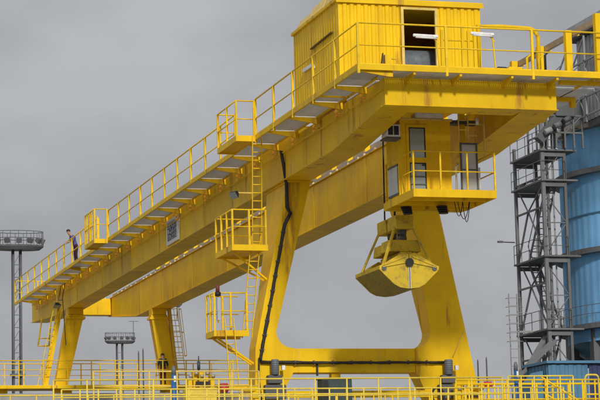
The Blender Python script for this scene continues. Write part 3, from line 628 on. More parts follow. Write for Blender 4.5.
# ------------------------------------------------------------------ lamps and sign on the crane
sg = [W(167, 220, X=XL0), W(179, 213, X=XL0), W(168, 245, X=XL0)]
y1, y0, zt, zb = sg[0].y, sg[1].y, 16.28, 15.12
S = thing('sign_plate', 'white sign plate with blue lettering on the left girder', 'sign', (XL0, (y0+y1)/2, zb))
MB().box((XL0-.05, y0, zb), (XL0+.03, y1, zt)).build('plate', 'white', S, bevel=.01)
MB().box((XL0-.062, y0+.28, zb+.16), (XL0-.051, y1-.28, zt-.12)).build('panel', 'clad_grey', S)
st = MB(); rr = random.Random(3)
w_ = (y1-y0-.7); c0 = y0+.35
for r in range(4):                                          # unreadable blue characters in four rows
    zz = zt-.18-(r+1)*.2; n = (4, 5, 6, 5)[r]; cw = w_/n
    for k in range(n):
        a = c0+k*cw+.05; b = c0+(k+1)*cw-.05
        for _ in range(4 if r < 2 else 3):
            if rr.random() < .5: yy = rr.uniform(a, b-.06); st.box((XL0-.068, yy, zz), (XL0-.063, yy+.07, zz+.16))
            else: z_ = zz+rr.choice((0, .06, .12)); st.box((XL0-.0695, a, z_), (XL0-.0645, b, z_+.045))
st.build('lettering', 'navy', S)
def floodlight(p, label, arm_to, tilt, sc=1, group='floodlights on the crane', down=None):
    t = thing('floodlight', label, 'floodlight', p, group); p = V(p)
    d = V(tilt).normalized(); a, b, r, u_ = MB().frame(p, p+d, (0, 0, 1))
    MB().bar(p-d*.13*sc, p+d*.12*sc, .2*sc, .16*sc, w2=.42*sc, h2=.32*sc).build('housing', 'black', t, bevel=.02)
    MB().bar(p+d*.122*sc, p+d*.14*sc, .38*sc, .28*sc).build('lens', 'cab_glass', t)
    MB().bar(p-d*.1*sc, V(arm_to), .05*sc, .05*sc).build('arm', 'yellow_pale', t)
    return t
p = W(235, 194, Y=78.7); floodlight(p, 'black floodlight on a short arm left of the near left leg', W(252, 193, Y=78.9), (-.6, -.35, -.55), .9)
p = W(57, 305, Y=124.5); floodlight(p, 'black floodlight hanging under the far left corner of the crane', V((p.x+.1, 125, 16.3)), (.1, -.5, -.8), 1.0)
p = W(178, 304, Y=124.5); floodlight(p, 'black floodlight atop the caged ladder of the far right leg', V((p.x, 124.8, 14.3)), (.4, -.3, -.6), 1.0)
p = W(216, 288, Y=78.73)
t = thing('warning_beacon', 'brown warning beacon with pale blue box on the lowest leg landing', 'beacon', (p.x, 78.73, p.z-1.25))
MB().tube([p+V((.06, 0, -.2)), p+V((.06, 0, -1.3))], .03, 8).build('pole', 'yellow_rail', t)
MB().tube([p+V((.06, 0, -.16)), p+V((.06, 0, .05)), p+V((.06, 0, .13))], [.075, .075, .03], 12).build('lens', 'red_dark', t)
MB().tube([p+V((.06, 0, -.3)), p+V((.06, 0, -.16))], .12, 12).build('socket', 'black', t)
MB().box(p+V((.02, -.06, -1.2)), p+V((.15, .06, -.35))).build('box', 'pale_blue', t)
p = W(461.5, 329, Y=YL+.3)
t = thing('limit_lamp', 'small brown lamp on the outer edge of the near right leg', 'lamp', p)
MB().tube([p+V((0, 0, -.13)), p+V((0, 0, .0)), p+V((0, 0, .12))], [.1, .12, .07], 10).build('housing', 'rail_steel', t)
MB().bar(p, p+V((-.5, 0, -.05)), .05, .05).tube([p+V((-.02, -.35, -.1)), W(453, 357, Y=YL-.05)], .018, 5).build('arm', 'yellow_pale', t)

# ------------------------------------------------------------------ trackside equipment near the bottom edge
zr = 4.9
def gear(px, py, Y): return W(px, py, Y=Y)
p = W(337, 389, Y=77.6)
t = thing('control_cabinet', 'dark green control cabinet under the sill beam', 'cabinet', (p.x, 77.6, zr))
a = W(322.5, 379, Y=77.4); b = W(352, 379, Y=77.4)
MB().box((a.x, 77.4, zr+.1), (b.x, 78.1, a.z)).build('body', 'cabinet_green', t, bevel=.03)
MB().box((a.x+.02, 77.38, zr+.14), (a.x+.2, 77.399, a.z-.05)).build('edge_panel', 'black', t); MB().box((a.x+.24, 77.38, zr+.2), (b.x-.06, 77.399, a.z-.1)).build('door', 'cabinet_green', t)
MB().box((a.x-.03, 77.36, a.z+.001), (b.x+.03, 78.14, a.z+.04)).build('lid', 'cabinet_green', t); MB().box((a.x+.05, 77.45, zr), (b.x-.05, 78.05, zr+.1)).build('plinth', 'dark_steel', t)
for (px, py, Y, l, dirx) in ((224, 388, 77.8, 'red buffer drum left of the near left leg', -1), (488, 385, 77.8, 'red buffer drum right of the near right leg', 1)):
    p = W(px, py, Y=Y); t = thing('buffer', l, 'buffer', (p.x, Y, p.z-.2))
    s = .17 if dirx < 0 else .13
    MB().tube([p+V((-.15, 0, 0)), p+V((-.13, 0, 0)), p+V((.13, 0, 0)), p+V((.15, 0, 0))], [s*.8, s, s, s*.8], 16).build('drum', 'red', t)
    e1 = V((21.0 if dirx < 0 else 30.0, Y+.3, p.z-.02)); MB().bar(p+V((-dirx*.15, 0, 0)), e1, .16, .16).build('arm', 'yellow', t)
    MB().bar(e1, V((e1.x, YL+.2, e1.z)), .16, .16).build('mount', 'yellow', t)
for (px, l) in ((173.5, 'blue marker post with dark cap near the bottom left'), (515.5, 'blue marker post with dark cap near the stair tower')):
    Y = 68.5; p = W(px, 366 if px < 300 else 362, Y=Y); t = thing('marker_post', l, 'post', (p.x, Y, zr), 'blue marker posts on the runway')
    MB().tube([(p.x, Y, zr), (p.x, Y, p.z-.28)], .085 if px < 300 else .07, 12).build('shaft', 'post_blue', t)
    MB().tube([(p.x, Y, p.z-.28), (p.x, Y, p.z-.1), (p.x, Y, p.z)], [.075, .07, .04], 10).build('cap', 'motor_grey', t)
    MB().box((p.x-.02, Y-.108, p.z-.52), (p.x+.05, Y-.101, p.z-.32)).build('reflector', 'white', t)
for px, py, px2, l in ((138.5, 351, 138.5, 'thin dark pole, shorter of the pair by the far right leg'), (143, 348.5, 143, 'thin dark pole, taller of the pair by the far right leg'), (477.7, 359.5, 478, 'short dark pole right of the near right leg'), (486.3, 357, 486.3, 'dark pole standing behind the red drum at right')):
    Y = 84.5 if px > 300 else 100; p = W(px, py, Y=Y); z0 = 0
    q = MB().tube([(p.x, Y, z0), (p.x, Y, p.z-.1), (p.x, Y, p.z)], [.04, .032, .015], 8).build('pole', 'dark_steel', at=(p.x, Y, z0)); tag(q, l, 'pole')
# yellow rail clamps/travel machinery (left and right of the crane foot)
def machinery(px0, px1, pyt, Y, label, n):
    a = W(px0, pyt, Y=Y); b = W(px1, pyt, Y=Y); w = b.x-a.x; c = (a.x+b.x)/2
    t = thing('travel_gear', label, 'machinery', (c, Y, zr)); rr = random.Random(n)
    MB().box((a.x, Y, zr), (b.x, Y+.6, a.z-.72)).build('base', 'yellow_worn', t, bevel=.03)
    MB().box((a.x+.3*w, Y-.08, a.z-.62), (a.x+.75*w, Y-.001, a.z-.5)).build('slot', 'black', t)
    for k in range(5):
        x = a.x+w*(.08+.18*k); h = rr.uniform(.12, .5)
        MB().box((x, Y+.05+.1*(k % 2), a.z-.719), (x+.13*w, Y+.5, a.z-.55+h)).build('block', 'yellow', t, bevel=.02)
        MB().tube([(x+.02, Y+.02, a.z-.30+.1*(k % 2)), (x+.13*w, Y+.02, a.z-.30+.1*(k % 2))], .06, 8).build('shaft', 'rail_steel', t)
    return t
t = machinery(186, 217, 368, 78.5, 'cluster of yellow travel machinery beside the red drum at left', 1)
p = W(198.5, 356, Y=78.7); MB().tube([(p.x, 78.7, p.z), (p.x, 78.7, p.z-.55)], [.02, .03], 6).tube([(p.x, 78.7, p.z-.2), (p.x, 78.7, p.z-.5)], .06, 8).build('aerial', 'cabinet_green', t)
machinery(455, 485, 381, 78.0, 'yellow travel machinery at the foot of the near right leg', 2)
# coiled hose by the right motor
p = W(436, 396, Y=78.2)
tag(MB().tube([p+V((.19*math.cos(t*.5)*(1+.01*t), -.01*t, .3*math.sin(t*.5))) for t in range(38)], .03, 6).bar(p+V((0, -.4, -.9)), p+V((0, -.4, -.28)), .05, .05).build('hose_coil', 'hose', at=p), 'dark coiled hose hanging left of the near right motor', 'hose')

# foreground guard railings on the runway edge
def guard(path, h, label, spacing, mids=(.5,), rr=.03, pr=.035, m='yellow_rail', toe=0, group=None):
    t = thing('guard_railing', label, 'railing', path[0], group); path = [V(p) for p in path]; u = V((0, 0, 1))
    MB().tube([p+u*h for p in path], rr, 8).build('top_rail', m, t)
    for k in mids: MB().tube([p+u*h*k for p in path], rr*.85, 6).build('mid_rail', m, t)
    if toe:
        q = MB()
        for a, b in zip(path, path[1:]): q.bar(a+u*(toe/2+.01), b+u*(toe/2+.01), .02, toe)
        q.build('toe_board', m, t)
    src = None
    for i, (a, b) in enumerate(zip(path, path[1:])):
        n = max(1, round((b-a).length/spacing))
        for k in range(n+1):
            if i and k == 0: continue
            p = lerp(a, b, k/n)
            if src is None: src = MB().tube([p, p+u*h], pr, 8).build('post', m, t, at=p)
            else: share(src, t, p)
    return t
zf = 6.27
guard([(11.0, 63.4, zr), (24.7, 62.8, zr)], zf-zr, 'long yellow pipe guard railing across the bottom foreground', .96, mids=(.63, .3), rr=.025, pr=.024, m='yellow_worn')
guard([(24.9, 62.8, zr), (27.0, 62.7, zr)], zf+.03-zr, 'yellow pipe railing with close posts left of the stair flight', .42, mids=(.63, .3), rr=.025, pr=.022, m='yellow_worn')
for k in range(3):                                          # hooped gates bottom right
    x0 = W(585+16.5*k, 374, Y=62.6).x; x1 = x0+.44; t = thing('hoop_barrier', ('yellow hooped barrier next to the stair rail at bottom right', 'yellow hooped barrier cut by the right picture edge', 'yellow hooped barrier farthest right along the runway edge')[k], 'barrier', (x0, 62.6, zr), 'hooped barriers bottom right')
    zt_ = zf+.05; r_ = .1; q = [V((x0, 62.6, zr)), V((x0, 62.6, zt_-r_))]+[V((x0+r_-r_*math.cos(a), 62.6, zt_-r_+r_*math.sin(a))) for a in (.5, 1.1, 1.57)]+[V((x1-r_+r_*math.sin(a), 62.6, zt_-r_+r_*math.cos(a))) for a in (0, .5, 1.1, 1.57)]+[V((x1, 62.6, zr))]
    MB().tube(q, .03, 8).build('hoop', 'yellow_worn', t); MB().tube([(x0, 62.6, zt_-.6), (x1, 62.6, zt_-.6)], .03, 6).build('cross_rail', 'yellow_rail', t)
# stair flight with two sloping handrails
t = thing('stair_flight', 'yellow railed stair flight descending to the right in the foreground', 'stairs', (26.2, 63.6, zr))
for y in (63.3, 64.2):
    a = W(541, 377, Y=y); b = W(584, 404, Y=y); d = (b-a)
    e1 = a+d*2.0; e1.z = max(e1.z, .9)
    MB().tube([a, a+d*1.7], .03, 8).tube([a+V((0, 0, -.45)), a+d*1.7+V((0, 0, -.45))], .025, 6).build('handrail', 'yellow_rail', t)
    for k in range(5): p = a+d*(.1+.36*k); MB().bar(p, p+V((0, 0, -1.05)), .05, .05, up=(0, 1, 0)).build('post', 'yellow_rail', t)
    MB().bar(a+V((0, 0, -1.08)), a+d*1.75+V((0, 0, -1.08)), .06, .2).build('stringer', 'yellow', t)
a = W(541, 377, Y=63.75); b = W(584, 404, Y=63.75); d = b-a
for k in range(9): p = a+d*(.05+.19*k)+V((0, 0, -1.1)); MB().cb(p, (.28, .82, .03)).build('tread', 'galvanised', t)
# second row of railings behind, along the runway to the right (seen end on as a dense cluster)
guard([(25.2, 68.2, zr), (30.6, 68.2, zr)], 1.68, 'yellow railing row with many posts right of the near right leg', .45, mids=(.62, .3), rr=.028, pr=.026)
guard([(26.4, 71.5, zr), (33.0, 71.5, zr)], 1.78, 'rear yellow railing row below the stair tower', .62, mids=(.7, .4), rr=.04, pr=.038, m='yellow')
guard([(10.0, 84.0-.4, zr), (20.4, 84.0-.4, zr)], 1.3, 'yellow guard railing along the rear edge of the near runway', 1.1, rr=.03, pr=.03)

guard([(7.0, 66.2, zr), (28.4, 66.2, zr)], 1.12, 'lower yellow railing standing just behind the front guard railing', .8, mids=(.5,), rr=.024, pr=.022, m='yellow_worn')
guard([(11.5, 64.9, zr), (27.6, 64.9, zr)], 1.2, 'worn yellow middle railing between the two front guard railings', .55, mids=(.55,), rr=.024, pr=.024, m='yellow_worn')
guard([(21.6, 74.5, zr), (28.6, 74.5, zr)], 1.62, 'thin yellow railing in front of the sill beam between the near legs', .7, mids=(.62, .25), rr=.026, pr=.026)
guard([(14.6, 76.0, zr), (20.6, 76.0, zr)], 2.6, 'tall pale railing left of the access ladder at the near left leg', 1.0, mids=(.8, .6), rr=.028, pr=.028, m='yellow_pale')

# ------------------------------------------------------------------ stair tower beside the silo
tx, ty0, ty1 = 48.62, 116.0, 120.25
tx1 = tx+1.35
TW = thing('stair_tower', 'grey steel stair tower with diagonal bracing beside the blue silo', 'stair tower', (tx, ty0, 0))
for x, y, w in ((tx, ty0, .2), (tx, ty1, .17), (tx1, ty0, .16), (tx1, ty1, .15)):
    MB().box((x-w/2, y-w/2, 0), (x+w/2, y+w/2, 24.1 if y == ty1 else 25.2)).build('column', 'tower_steel', TW)
lev = [8.9, 13.0, 17.2, 21.6, 23.35]
for i, z in enumerate(lev):
    lp = MB().box((tx-.2, ty0-.25, z-.1), (tx1+.7, ty1+.25, z)).build('platform', 'tower_steel', TW)
    for y in (ty0, ty1): MB().bar((tx, y, z-.28), (tx1, y, z-.28), .14, .24).build('beam', 'tower_steel', lp)
    q = [V((tx1, ty0-.2, z)), V((tx-.17, ty0-.2, z)), V((tx-.17, ty1+.2, z))]
    hh = MB()
    for k in (.55, 1.1): hh.tube([p+V((0, 0, k)) for p in q], .022, 5)
    for k in range(5): p = lerp(q[1], q[2], k/4); hh.bar(p, p+V((0, 0, 1.1)), .035, .035, up=(0, 1, 0))
    for k in range(2): p = lerp(q[0], q[1], k/2); hh.bar(p, p+V((0, 0, 1.1)), .035, .035, up=(0, 1, 0))
    hh.build('railing', 'tower_pale' if i == 0 else 'tower_steel', lp)
    if i < 4:
        z1 = lev[i+1]-.3; ym = (ty0+ty1)/2
        MB().bar((tx, ty1, z), (tx, ym+.3, z1-1.25), .1, .08).bar((tx, ty0, z), (tx, ym+.3, z1-1.25), .08, .06).bar((tx, ty1-.1, z1-1.25), (tx, ty0, z1-1.25), .1, .1).build('brace', 'tower_steel', TW)
        if i < 3: MB().bar((tx, ym+.3, z1-1.25), (tx, ty0+.1, z1), .07, .06).bar((tx, ym+.3, z1-1.25), (tx, ty1-.6, z1), .07, .06).build('brace', 'tower_steel', TW)
for dx, r, m, z0, z1 in ((.3, .07, 'tower_pale', 5, 25.5), (.52, .09, 'tower_steel', 3, 24.5), (.86, .05, 'tower_pale', 3, 26)):
    MB().tube([(tx+dx, ty0+.6, z0), (tx+dx, ty0+.6, z1)], r, 10).build('pipe', m, TW)
MB().bar((tx+.4, ty0+1, 12.7), (tx-2.0, ty0-.5, 9.9), .4, .4).build('chute', 'tower_steel', TW)
MB().bar((tx-.1, ty0-1.2, 12.2), (tx-3.0, ty0-1.2, 9.7), .06, .2).bar((tx-.1, ty0-.5, 12.2), (tx-3.0, ty0-.5, 9.7), .06, .2).build('stair_stringer', 'tower_steel', TW)
for i in range(4):                                          # zig-zag stair flights inside the tower
    z0, z1 = lev[i], lev[i+1]; ya, yb_ = (ty0+.5, ty1-.5) if i % 2 else (ty1-.5, ty0+.5)
    if z1-z0 < 2: continue
    f_ = MB().bar((tx+.45, ya, z0), (tx+.45, yb_, z1), .04, .22).bar((tx+1.05, ya, z0), (tx+1.05, yb_, z1), .04, .22)
    for k in range(1, 14): f_.cb(lerp((tx+.75, ya, z0), (tx+.75, yb_, z1), k/14), (.56, .22, .03))
    f_.bar((tx+.45, ya, z0+1), (tx+.45, yb_, z1+1), .04, .04).build('stair_flight', 'tower_steel', TW)
for z in lev[:4]:
    MB().bar((tx, ty0, z+.1), (tx1, ty0, z+1.9), .05, .05).bar((tx1, ty0, z+1.9), (tx, ty0, z+3.7), .05, .05).bar((tx, ty0, z+1.9), (tx1, ty0, z+1.9), .06, .06).build('lacing', 'tower_steel', TW)
lx = W(510, 330, Y=118).x
ll = MB()
for x in (lx, lx+.5):
    ll.bar((x, 118, 0), (x, 118, 15.2), .06, .06, up=(0, 1, 0))
for k in range(22): ll.bar((lx, 118, 4+k*.5), (lx+.5, 118, 4+k*.5), .04, .04)
for k in range(6): ll.tube([(lx+.25+.5*math.cos(a), 118-.45*math.sin(a)-.1, 12.4+k*.5) for a in [math.pi*j/6 for j in range(7)]], .02, 5)
ll.bar((lx+.5, 118, 13.0), (tx-.2, 118, 13.0), .06, .1)
ll.bar((lx+.5, 118, 14.1), (tx-.2, 118, 14.1), .03, .03); ll.build('cat_ladder', 'tower_pale', TW)
# machinery on the tower head
hd = MB(); rr = random.Random(11)
for k in range(5): x = tx+.2+k*.55; hd.bar((x, 115.6, 23.4), (x, 115.6, 27.4), .1, .1, up=(0, 1, 0)).bar((x, 118.5, 23.4), (x, 118.5, 27.4), .1, .1, up=(0, 1, 0))
for k in range(4): z = 24.3+k; hd.bar((tx+.2, 115.6, z), (tx+2.4, 115.6, z), .08, .1).bar((tx+.2, 115.6, z), (tx+1.3, 115.6, z+1), .06, .06).bar((tx+1.3, 115.6, z), (tx+2.4, 115.6, z+1), .06, .06).bar((tx+.2, 115.6, z), (tx+.2, 118.5, z), .08, .08)
hd.build('head_frame', 'tower_steel', TW)
MB().bar((tx-.3, 115.7, 23.8), (tx+1.6, 115.7, 26.0), .55, .5).build('chute', 'dark_steel', TW)
for k in range(3): MB().tube([(tx-.1+k*.6, 115.2, 24.2+k*.35), (tx+.3+k*.6, 115.2, 24.4+k*.35)], .17, 10).build('drive', ('tower_pale', 'tower_steel', 'dark_steel')[k], TW)
MB().box((tx+.7, 115.3, 25.2), (tx+1.9, 116.5, 26.4)).build('gear_house', 'dark_steel', TW, bevel=.05)
p = W(504, 240.5, Y=117)
MB().tube([(tx-.2, ty1, p.z+.35), (p.x+.5, 118.4, p.z+.1), (p.x, 117.5, p.z)], .035, 6).box((p.x-.18, 117.42, p.z-.06), (p.x+.12, 117.6, p.z+.04)).build('lamp_arm', 'dark_steel', TW)

# ------------------------------------------------------------------ blue silo
SR = 7.0; sc = V((58.35, 118.6, 0))
SI = thing('silo', 'large blue ribbed steel silo cut by the right picture edge', 'silo', (sc.x, sc.y, 0))
def drum(r, zs, n=300, rip=.014):
    vs = []; fs = []
    for z in zs:
        for k in range(n):
            a = 2*math.pi*k/n; R_ = r+(rip if k % 4 < 2 else 0); vs.append((sc.x+R_*math.cos(a), sc.y+R_*math.sin(a), z))
    for i in range(len(zs)-1):
        for k in range(n): fs.append((i*n+k, i*n+(k+1) % n, (i+1)*n+(k+1) % n, (i+1)*n+k))
    return MB().add(vs, fs)
zs = [13.35, 17.6, 19.75, 22.3, 24.75]
for a, b in zip(zs, zs[1:]): drum(SR, [a+.02, b-.02]).build('shell_ring', 'silo_blue', SI)
def ringb(r0, r1, z0, z1, n=72):
    vs = []
    for k in range(n):
        a = 2*math.pi*k/n; c, s = math.cos(a), math.sin(a)
        vs += [(sc.x+r0*c, sc.y+r0*s, z0), (sc.x+r1*c, sc.y+r1*s, z0), (sc.x+r1*c, sc.y+r1*s, z1), (sc.x+r0*c, sc.y+r0*s, z1)]
    return MB().add(vs, [(4*k+j, 4*((k+1) % n)+j, 4*((k+1) % n)+(j+1) % 4, 4*k+(j+1) % 4) for k in range(n) for j in range(4)])
for z, w, h, m in ((13.2, .45, .3, 'tower_steel'), (17.55, .42, .3, 'tower_steel'), (22.2, .42, .3, 'tower_steel')):
    w_ = ringb(SR+.04, SR+w, z-h/2, z+h/2).build('ring_walkway', m, SI)
    if z > 14: continue
    rb = MB()
    for k in range(72):
        a = 2*math.pi*k/72; p = V((sc.x+(SR+w-.03)*math.cos(a), sc.y+(SR+w-.03)*math.sin(a), z+h/2)); rb.bar(p, p+V((0, 0, 1.05)), .03, .03, up=(0, 1, 0))
    for zz in (.55, 1.05): rb.tube([V((sc.x+(SR+w-.03)*math.cos(2*math.pi*k/72), sc.y+(SR+w-.03)*math.sin(2*math.pi*k/72), z+h/2+zz)) for k in range(73)], .018, 4, cap=False)
    rb.build('ring_railing', 'tower_steel', w_)
drum(SR-.03, [12.35, 13.04]).build('shell_skirt', 'silo_blue', SI)
ringb(SR-.02, SR+.07, 19.7, 19.78).build('seam', 'building_blue', SI)
ringb(SR-.3, SR+.25, 24.76, 25.02).build('roof_rim', 'rail_steel', SI)
drum(SR-.15, [25.03, 27.4], 240, .02).build('parapet', 'clad_grey', SI)
n = 96; vs = []
for r, z in ((SR-.12, 12.9), (SR-.2, 12.34), (4.2, 10.2), (1.2, 7.4), (.7, 6.6)):
    vs += [(sc.x+r*math.cos(2*math.pi*k/n), sc.y+r*math.sin(2*math.pi*k/n), z) for k in range(n)]
MB().add(vs, [(i*n+k, i*n+(k+1) % n, (i+1)*n+(k+1) % n, (i+1)*n+k) for i in range(4) for k in range(n)], True).build('hopper', 'building_blue', SI)
for k in range(12):
    a = 2*math.pi*(k+.5)/12; x, y = sc.x+(SR-.3)*math.cos(a), sc.y+(SR-.3)*math.sin(a); MB().box((x-.3, y-.3, 0), (x+.3, y+.3, 13.05)).build('leg', 'tower_steel', SI)
MB().add([(sc.x+(SR-.2)*math.cos(2*math.pi*k/n), sc.y+(SR-.2)*math.sin(2*math.pi*k/n), 27.41) for k in range(n)]+[(sc.x, sc.y, 28.6)], [(k, (k+1) % n, n) for k in range(n)]).build('roof', 'clad_grey', SI)
# head house on top of the silo row
HH = thing('head_house', 'grey clad conveyor head house with dark roof edge above the silo', 'building', (52, 113, 25))
hw = MB(); corrugated(hw, (51.6, 117.2, 0), (0, -1, 0), 12, 25.1, 30.05, (-1, 0, 0), pitch=.5, dep=.07); corrugated(hw, (51.6, 117.2, 0), (1, 0, 0), 9, 25.1, 30.05, (0, 1, 0), pitch=.5); corrugated(hw, (51.6, 105.2, 0), (1, 0, 0), 9, 25.1, 30.05, (0, -1, 0), pitch=.5); hw.build('wall', 'clad_grey', HH)
MB().box((51.2, 105, 30.06), (61, 117.6, 30.36)).build('roof_edge', 'roof_dark', HH); MB().box((51.05, 104.9, 30.361), (61, 117.75, 30.85)).build('roof', 'clad_grey', HH)
MB().box((51.6, 105.2, 24.7), (60.6, 117.2, 25.08)).build('floor', 'tower_steel', HH)
for x in (51.8, 60.4): MB().box((x-.2, 105.3, 0), (x+.2, 105.7, 24.69)).build('support_column', 'tower_steel', HH)
hl = MB()
for k in range(6): hl.bar((51.0, 106+k*2.2, 24.8), (51.0, 106+k*2.2, 29.9), .1, .1, up=(0, 1, 0)).bar((51.0, 106+k*2.2, 25), (51.0, 108.2+k*2.2, 28), .08, .08).bar((51.0, 108.2+k*2.2, 28), (51.0, 106+k*2.2, 29.8), .08, .08)
for z_ in (25.2, 26.3, 27.4, 28.4): hl.bar((51.0, 105.5, z_), (51.0, 119, z_), .1, .1)
hl.bar((51.0, 117, 24.8), (51.55, 117, 24.9), .1, .1); hl.build('outer_frame', 'tower_pale', HH)
for y in (107, 110, 113): MB().box((51.48, y, 26.6), (51.52, y+1.1, 28)).build('window', 'cab_glass', HH)
# blue low building at the silo foot
a = W(543, 366, Y=112); BL = thing('blue_shed', 'low blue clad shed at the foot of the silo', 'building', (50, 112, 0))
bx_, bz_ = W(548, 364, Y=112).x, 10.62
w1 = MB(); corrugated(w1, (bx_, 112, 0), (1, 0, 0), 2.35, 0, bz_, (0, -1, 0), pitch=.5); corrugated(w1, (bx_, 115.4, 0), (0, -1, 0), 3.3, 0, bz_, (-1, 0, 0), pitch=.5); w1.build('wall', 'building_blue', BL)
w2 = MB(); corrugated(w2, (bx_+2.45, 112.05, 0), (1, 0, 0), 7, 0, bz_+.05, (0, -1, 0), pitch=.5); w2.build('wall', 'navy', BL)
MB().box((bx_-.15, 111.8, bz_+.06), (bx_+9.6, 115.5, bz_+.2)).build('roof', 'building_blue', BL)
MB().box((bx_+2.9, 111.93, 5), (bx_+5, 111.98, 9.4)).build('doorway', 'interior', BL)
MB().prism([(bx_-.9, 0), (bx_-.2, 0), (bx_-.2, 10.3), (bx_-.9, 9.6)], 1, 112.3, 114).build('annex', 'building_blue', BL)

# ------------------------------------------------------------------ floodlight masts in the distance
def mast(px_c, py_deck, Y, width, sep, label, zbase, lattice, antenna):
    c = W(px_c, py_deck, Y=Y); t = thing('light_mast', label, 'light mast', (c.x, Y, zbase), 'floodlight masts')
    zd = c.z
    for s in (-1, 1): MB().tube([(c.x+s*sep/2, Y, zbase), (c.x+s*sep/2, Y, zd)], .10, 8).build('pole', 'mast_steel', t)
    for s in (-1, 1): MB().tube([(c.x+s*sep/2, Y+sep, zbase), (c.x+s*sep/2, Y+sep, zd)], .07, 8).build('pole', 'mast_steel', t)
    q = MB(); k = zbase+1
    while k < zd-1:
        q.bar((c.x-sep/2, Y, k), (c.x+sep/2, Y, k), .06, .06)
        if lattice: q.bar((c.x-sep/2, Y, k), (c.x+sep/2, Y, k+1.1), .04, .04)
        k += 1.1 if lattice else 2.2
    q.build('lattice', 'mast_steel', t)
    if lattice:
        for zz in (zd-11, ): MB().box((c.x-sep*.9, Y-.5, zz), (c.x+sep*.9, Y+.5, zz+.15)).build('rest_platform', 'mast_steel', t)
    n = 20; vs = []
    for r, z in ((width*.42, zd-.02), (width/2, zd+.26), (width/2, zd+.4), (0.01, zd+.4)): vs += [(c.x+r*math.cos(2*math.pi*k/n), Y+.4*r*math.sin(2*math.pi*k/n), z) for k in range(n)]
    vs += [(c.x, Y, zd-.02)]
    dk_ = MB().add(vs, [(i*n+k, i*n+(k+1) % n, (i+1)*n+(k+1) % n, (i+1)*n+k) for i in range(3) for k in range(n)]+[((k+1) % n, k, 4*n) for k in range(n)]).build('crown_platform', 'dark_steel', t)
    r = MB(); 
    for zz in (.75, 1.35): r.tube([V((c.x+width*.49*math.cos(2*math.pi*k/n), Y+width*.2*math.sin(2*math.pi*k/n), zd+.25+zz)) for k in range(n+1)], .035, 5, cap=False)
    for k in range(n): p = V((c.x+width*.49*math.cos(2*math.pi*k/n), Y+width*.2*math.sin(2*math.pi*k/n), zd+.25)); r.bar(p, p+V((0, 0, 1.35)), .05, .05, up=(0, 1, 0))
    r.build('railing', 'mast_steel', dk_)
    for k in range(7):
        a = math.pi*(k+.5)/7+math.pi; p = V((c.x+width*.44*math.cos(a), Y+width*.18*math.sin(a), zd+.85)); d = V((math.cos(a), math.sin(a), -.5))
        MB().bar(p, p+d*.35, .3, .3, w2=.5, h2=.45).build('floodlight', 'mast_steel', dk_)
    if antenna: MB().bar((c.x+width*.45, Y, zd+.3), (c.x+width*.45, Y, zd+3.4), .09, .09, up=(0, 1, 0)).bar((c.x+width*.3, Y, zd+3.4), (c.x+width*.62, Y, zd+3.4), .08, .08).build('antenna', 'mast_steel', t)
mast(17, 250, 190, 4.7, .66, 'lattice floodlight mast with railed crown at the left picture edge', 9.3, True, False)
mast(120, 343.5, 330, 4.7, .85, 'distant floodlight mast with railed crown between the far legs', 9.3, False, True)

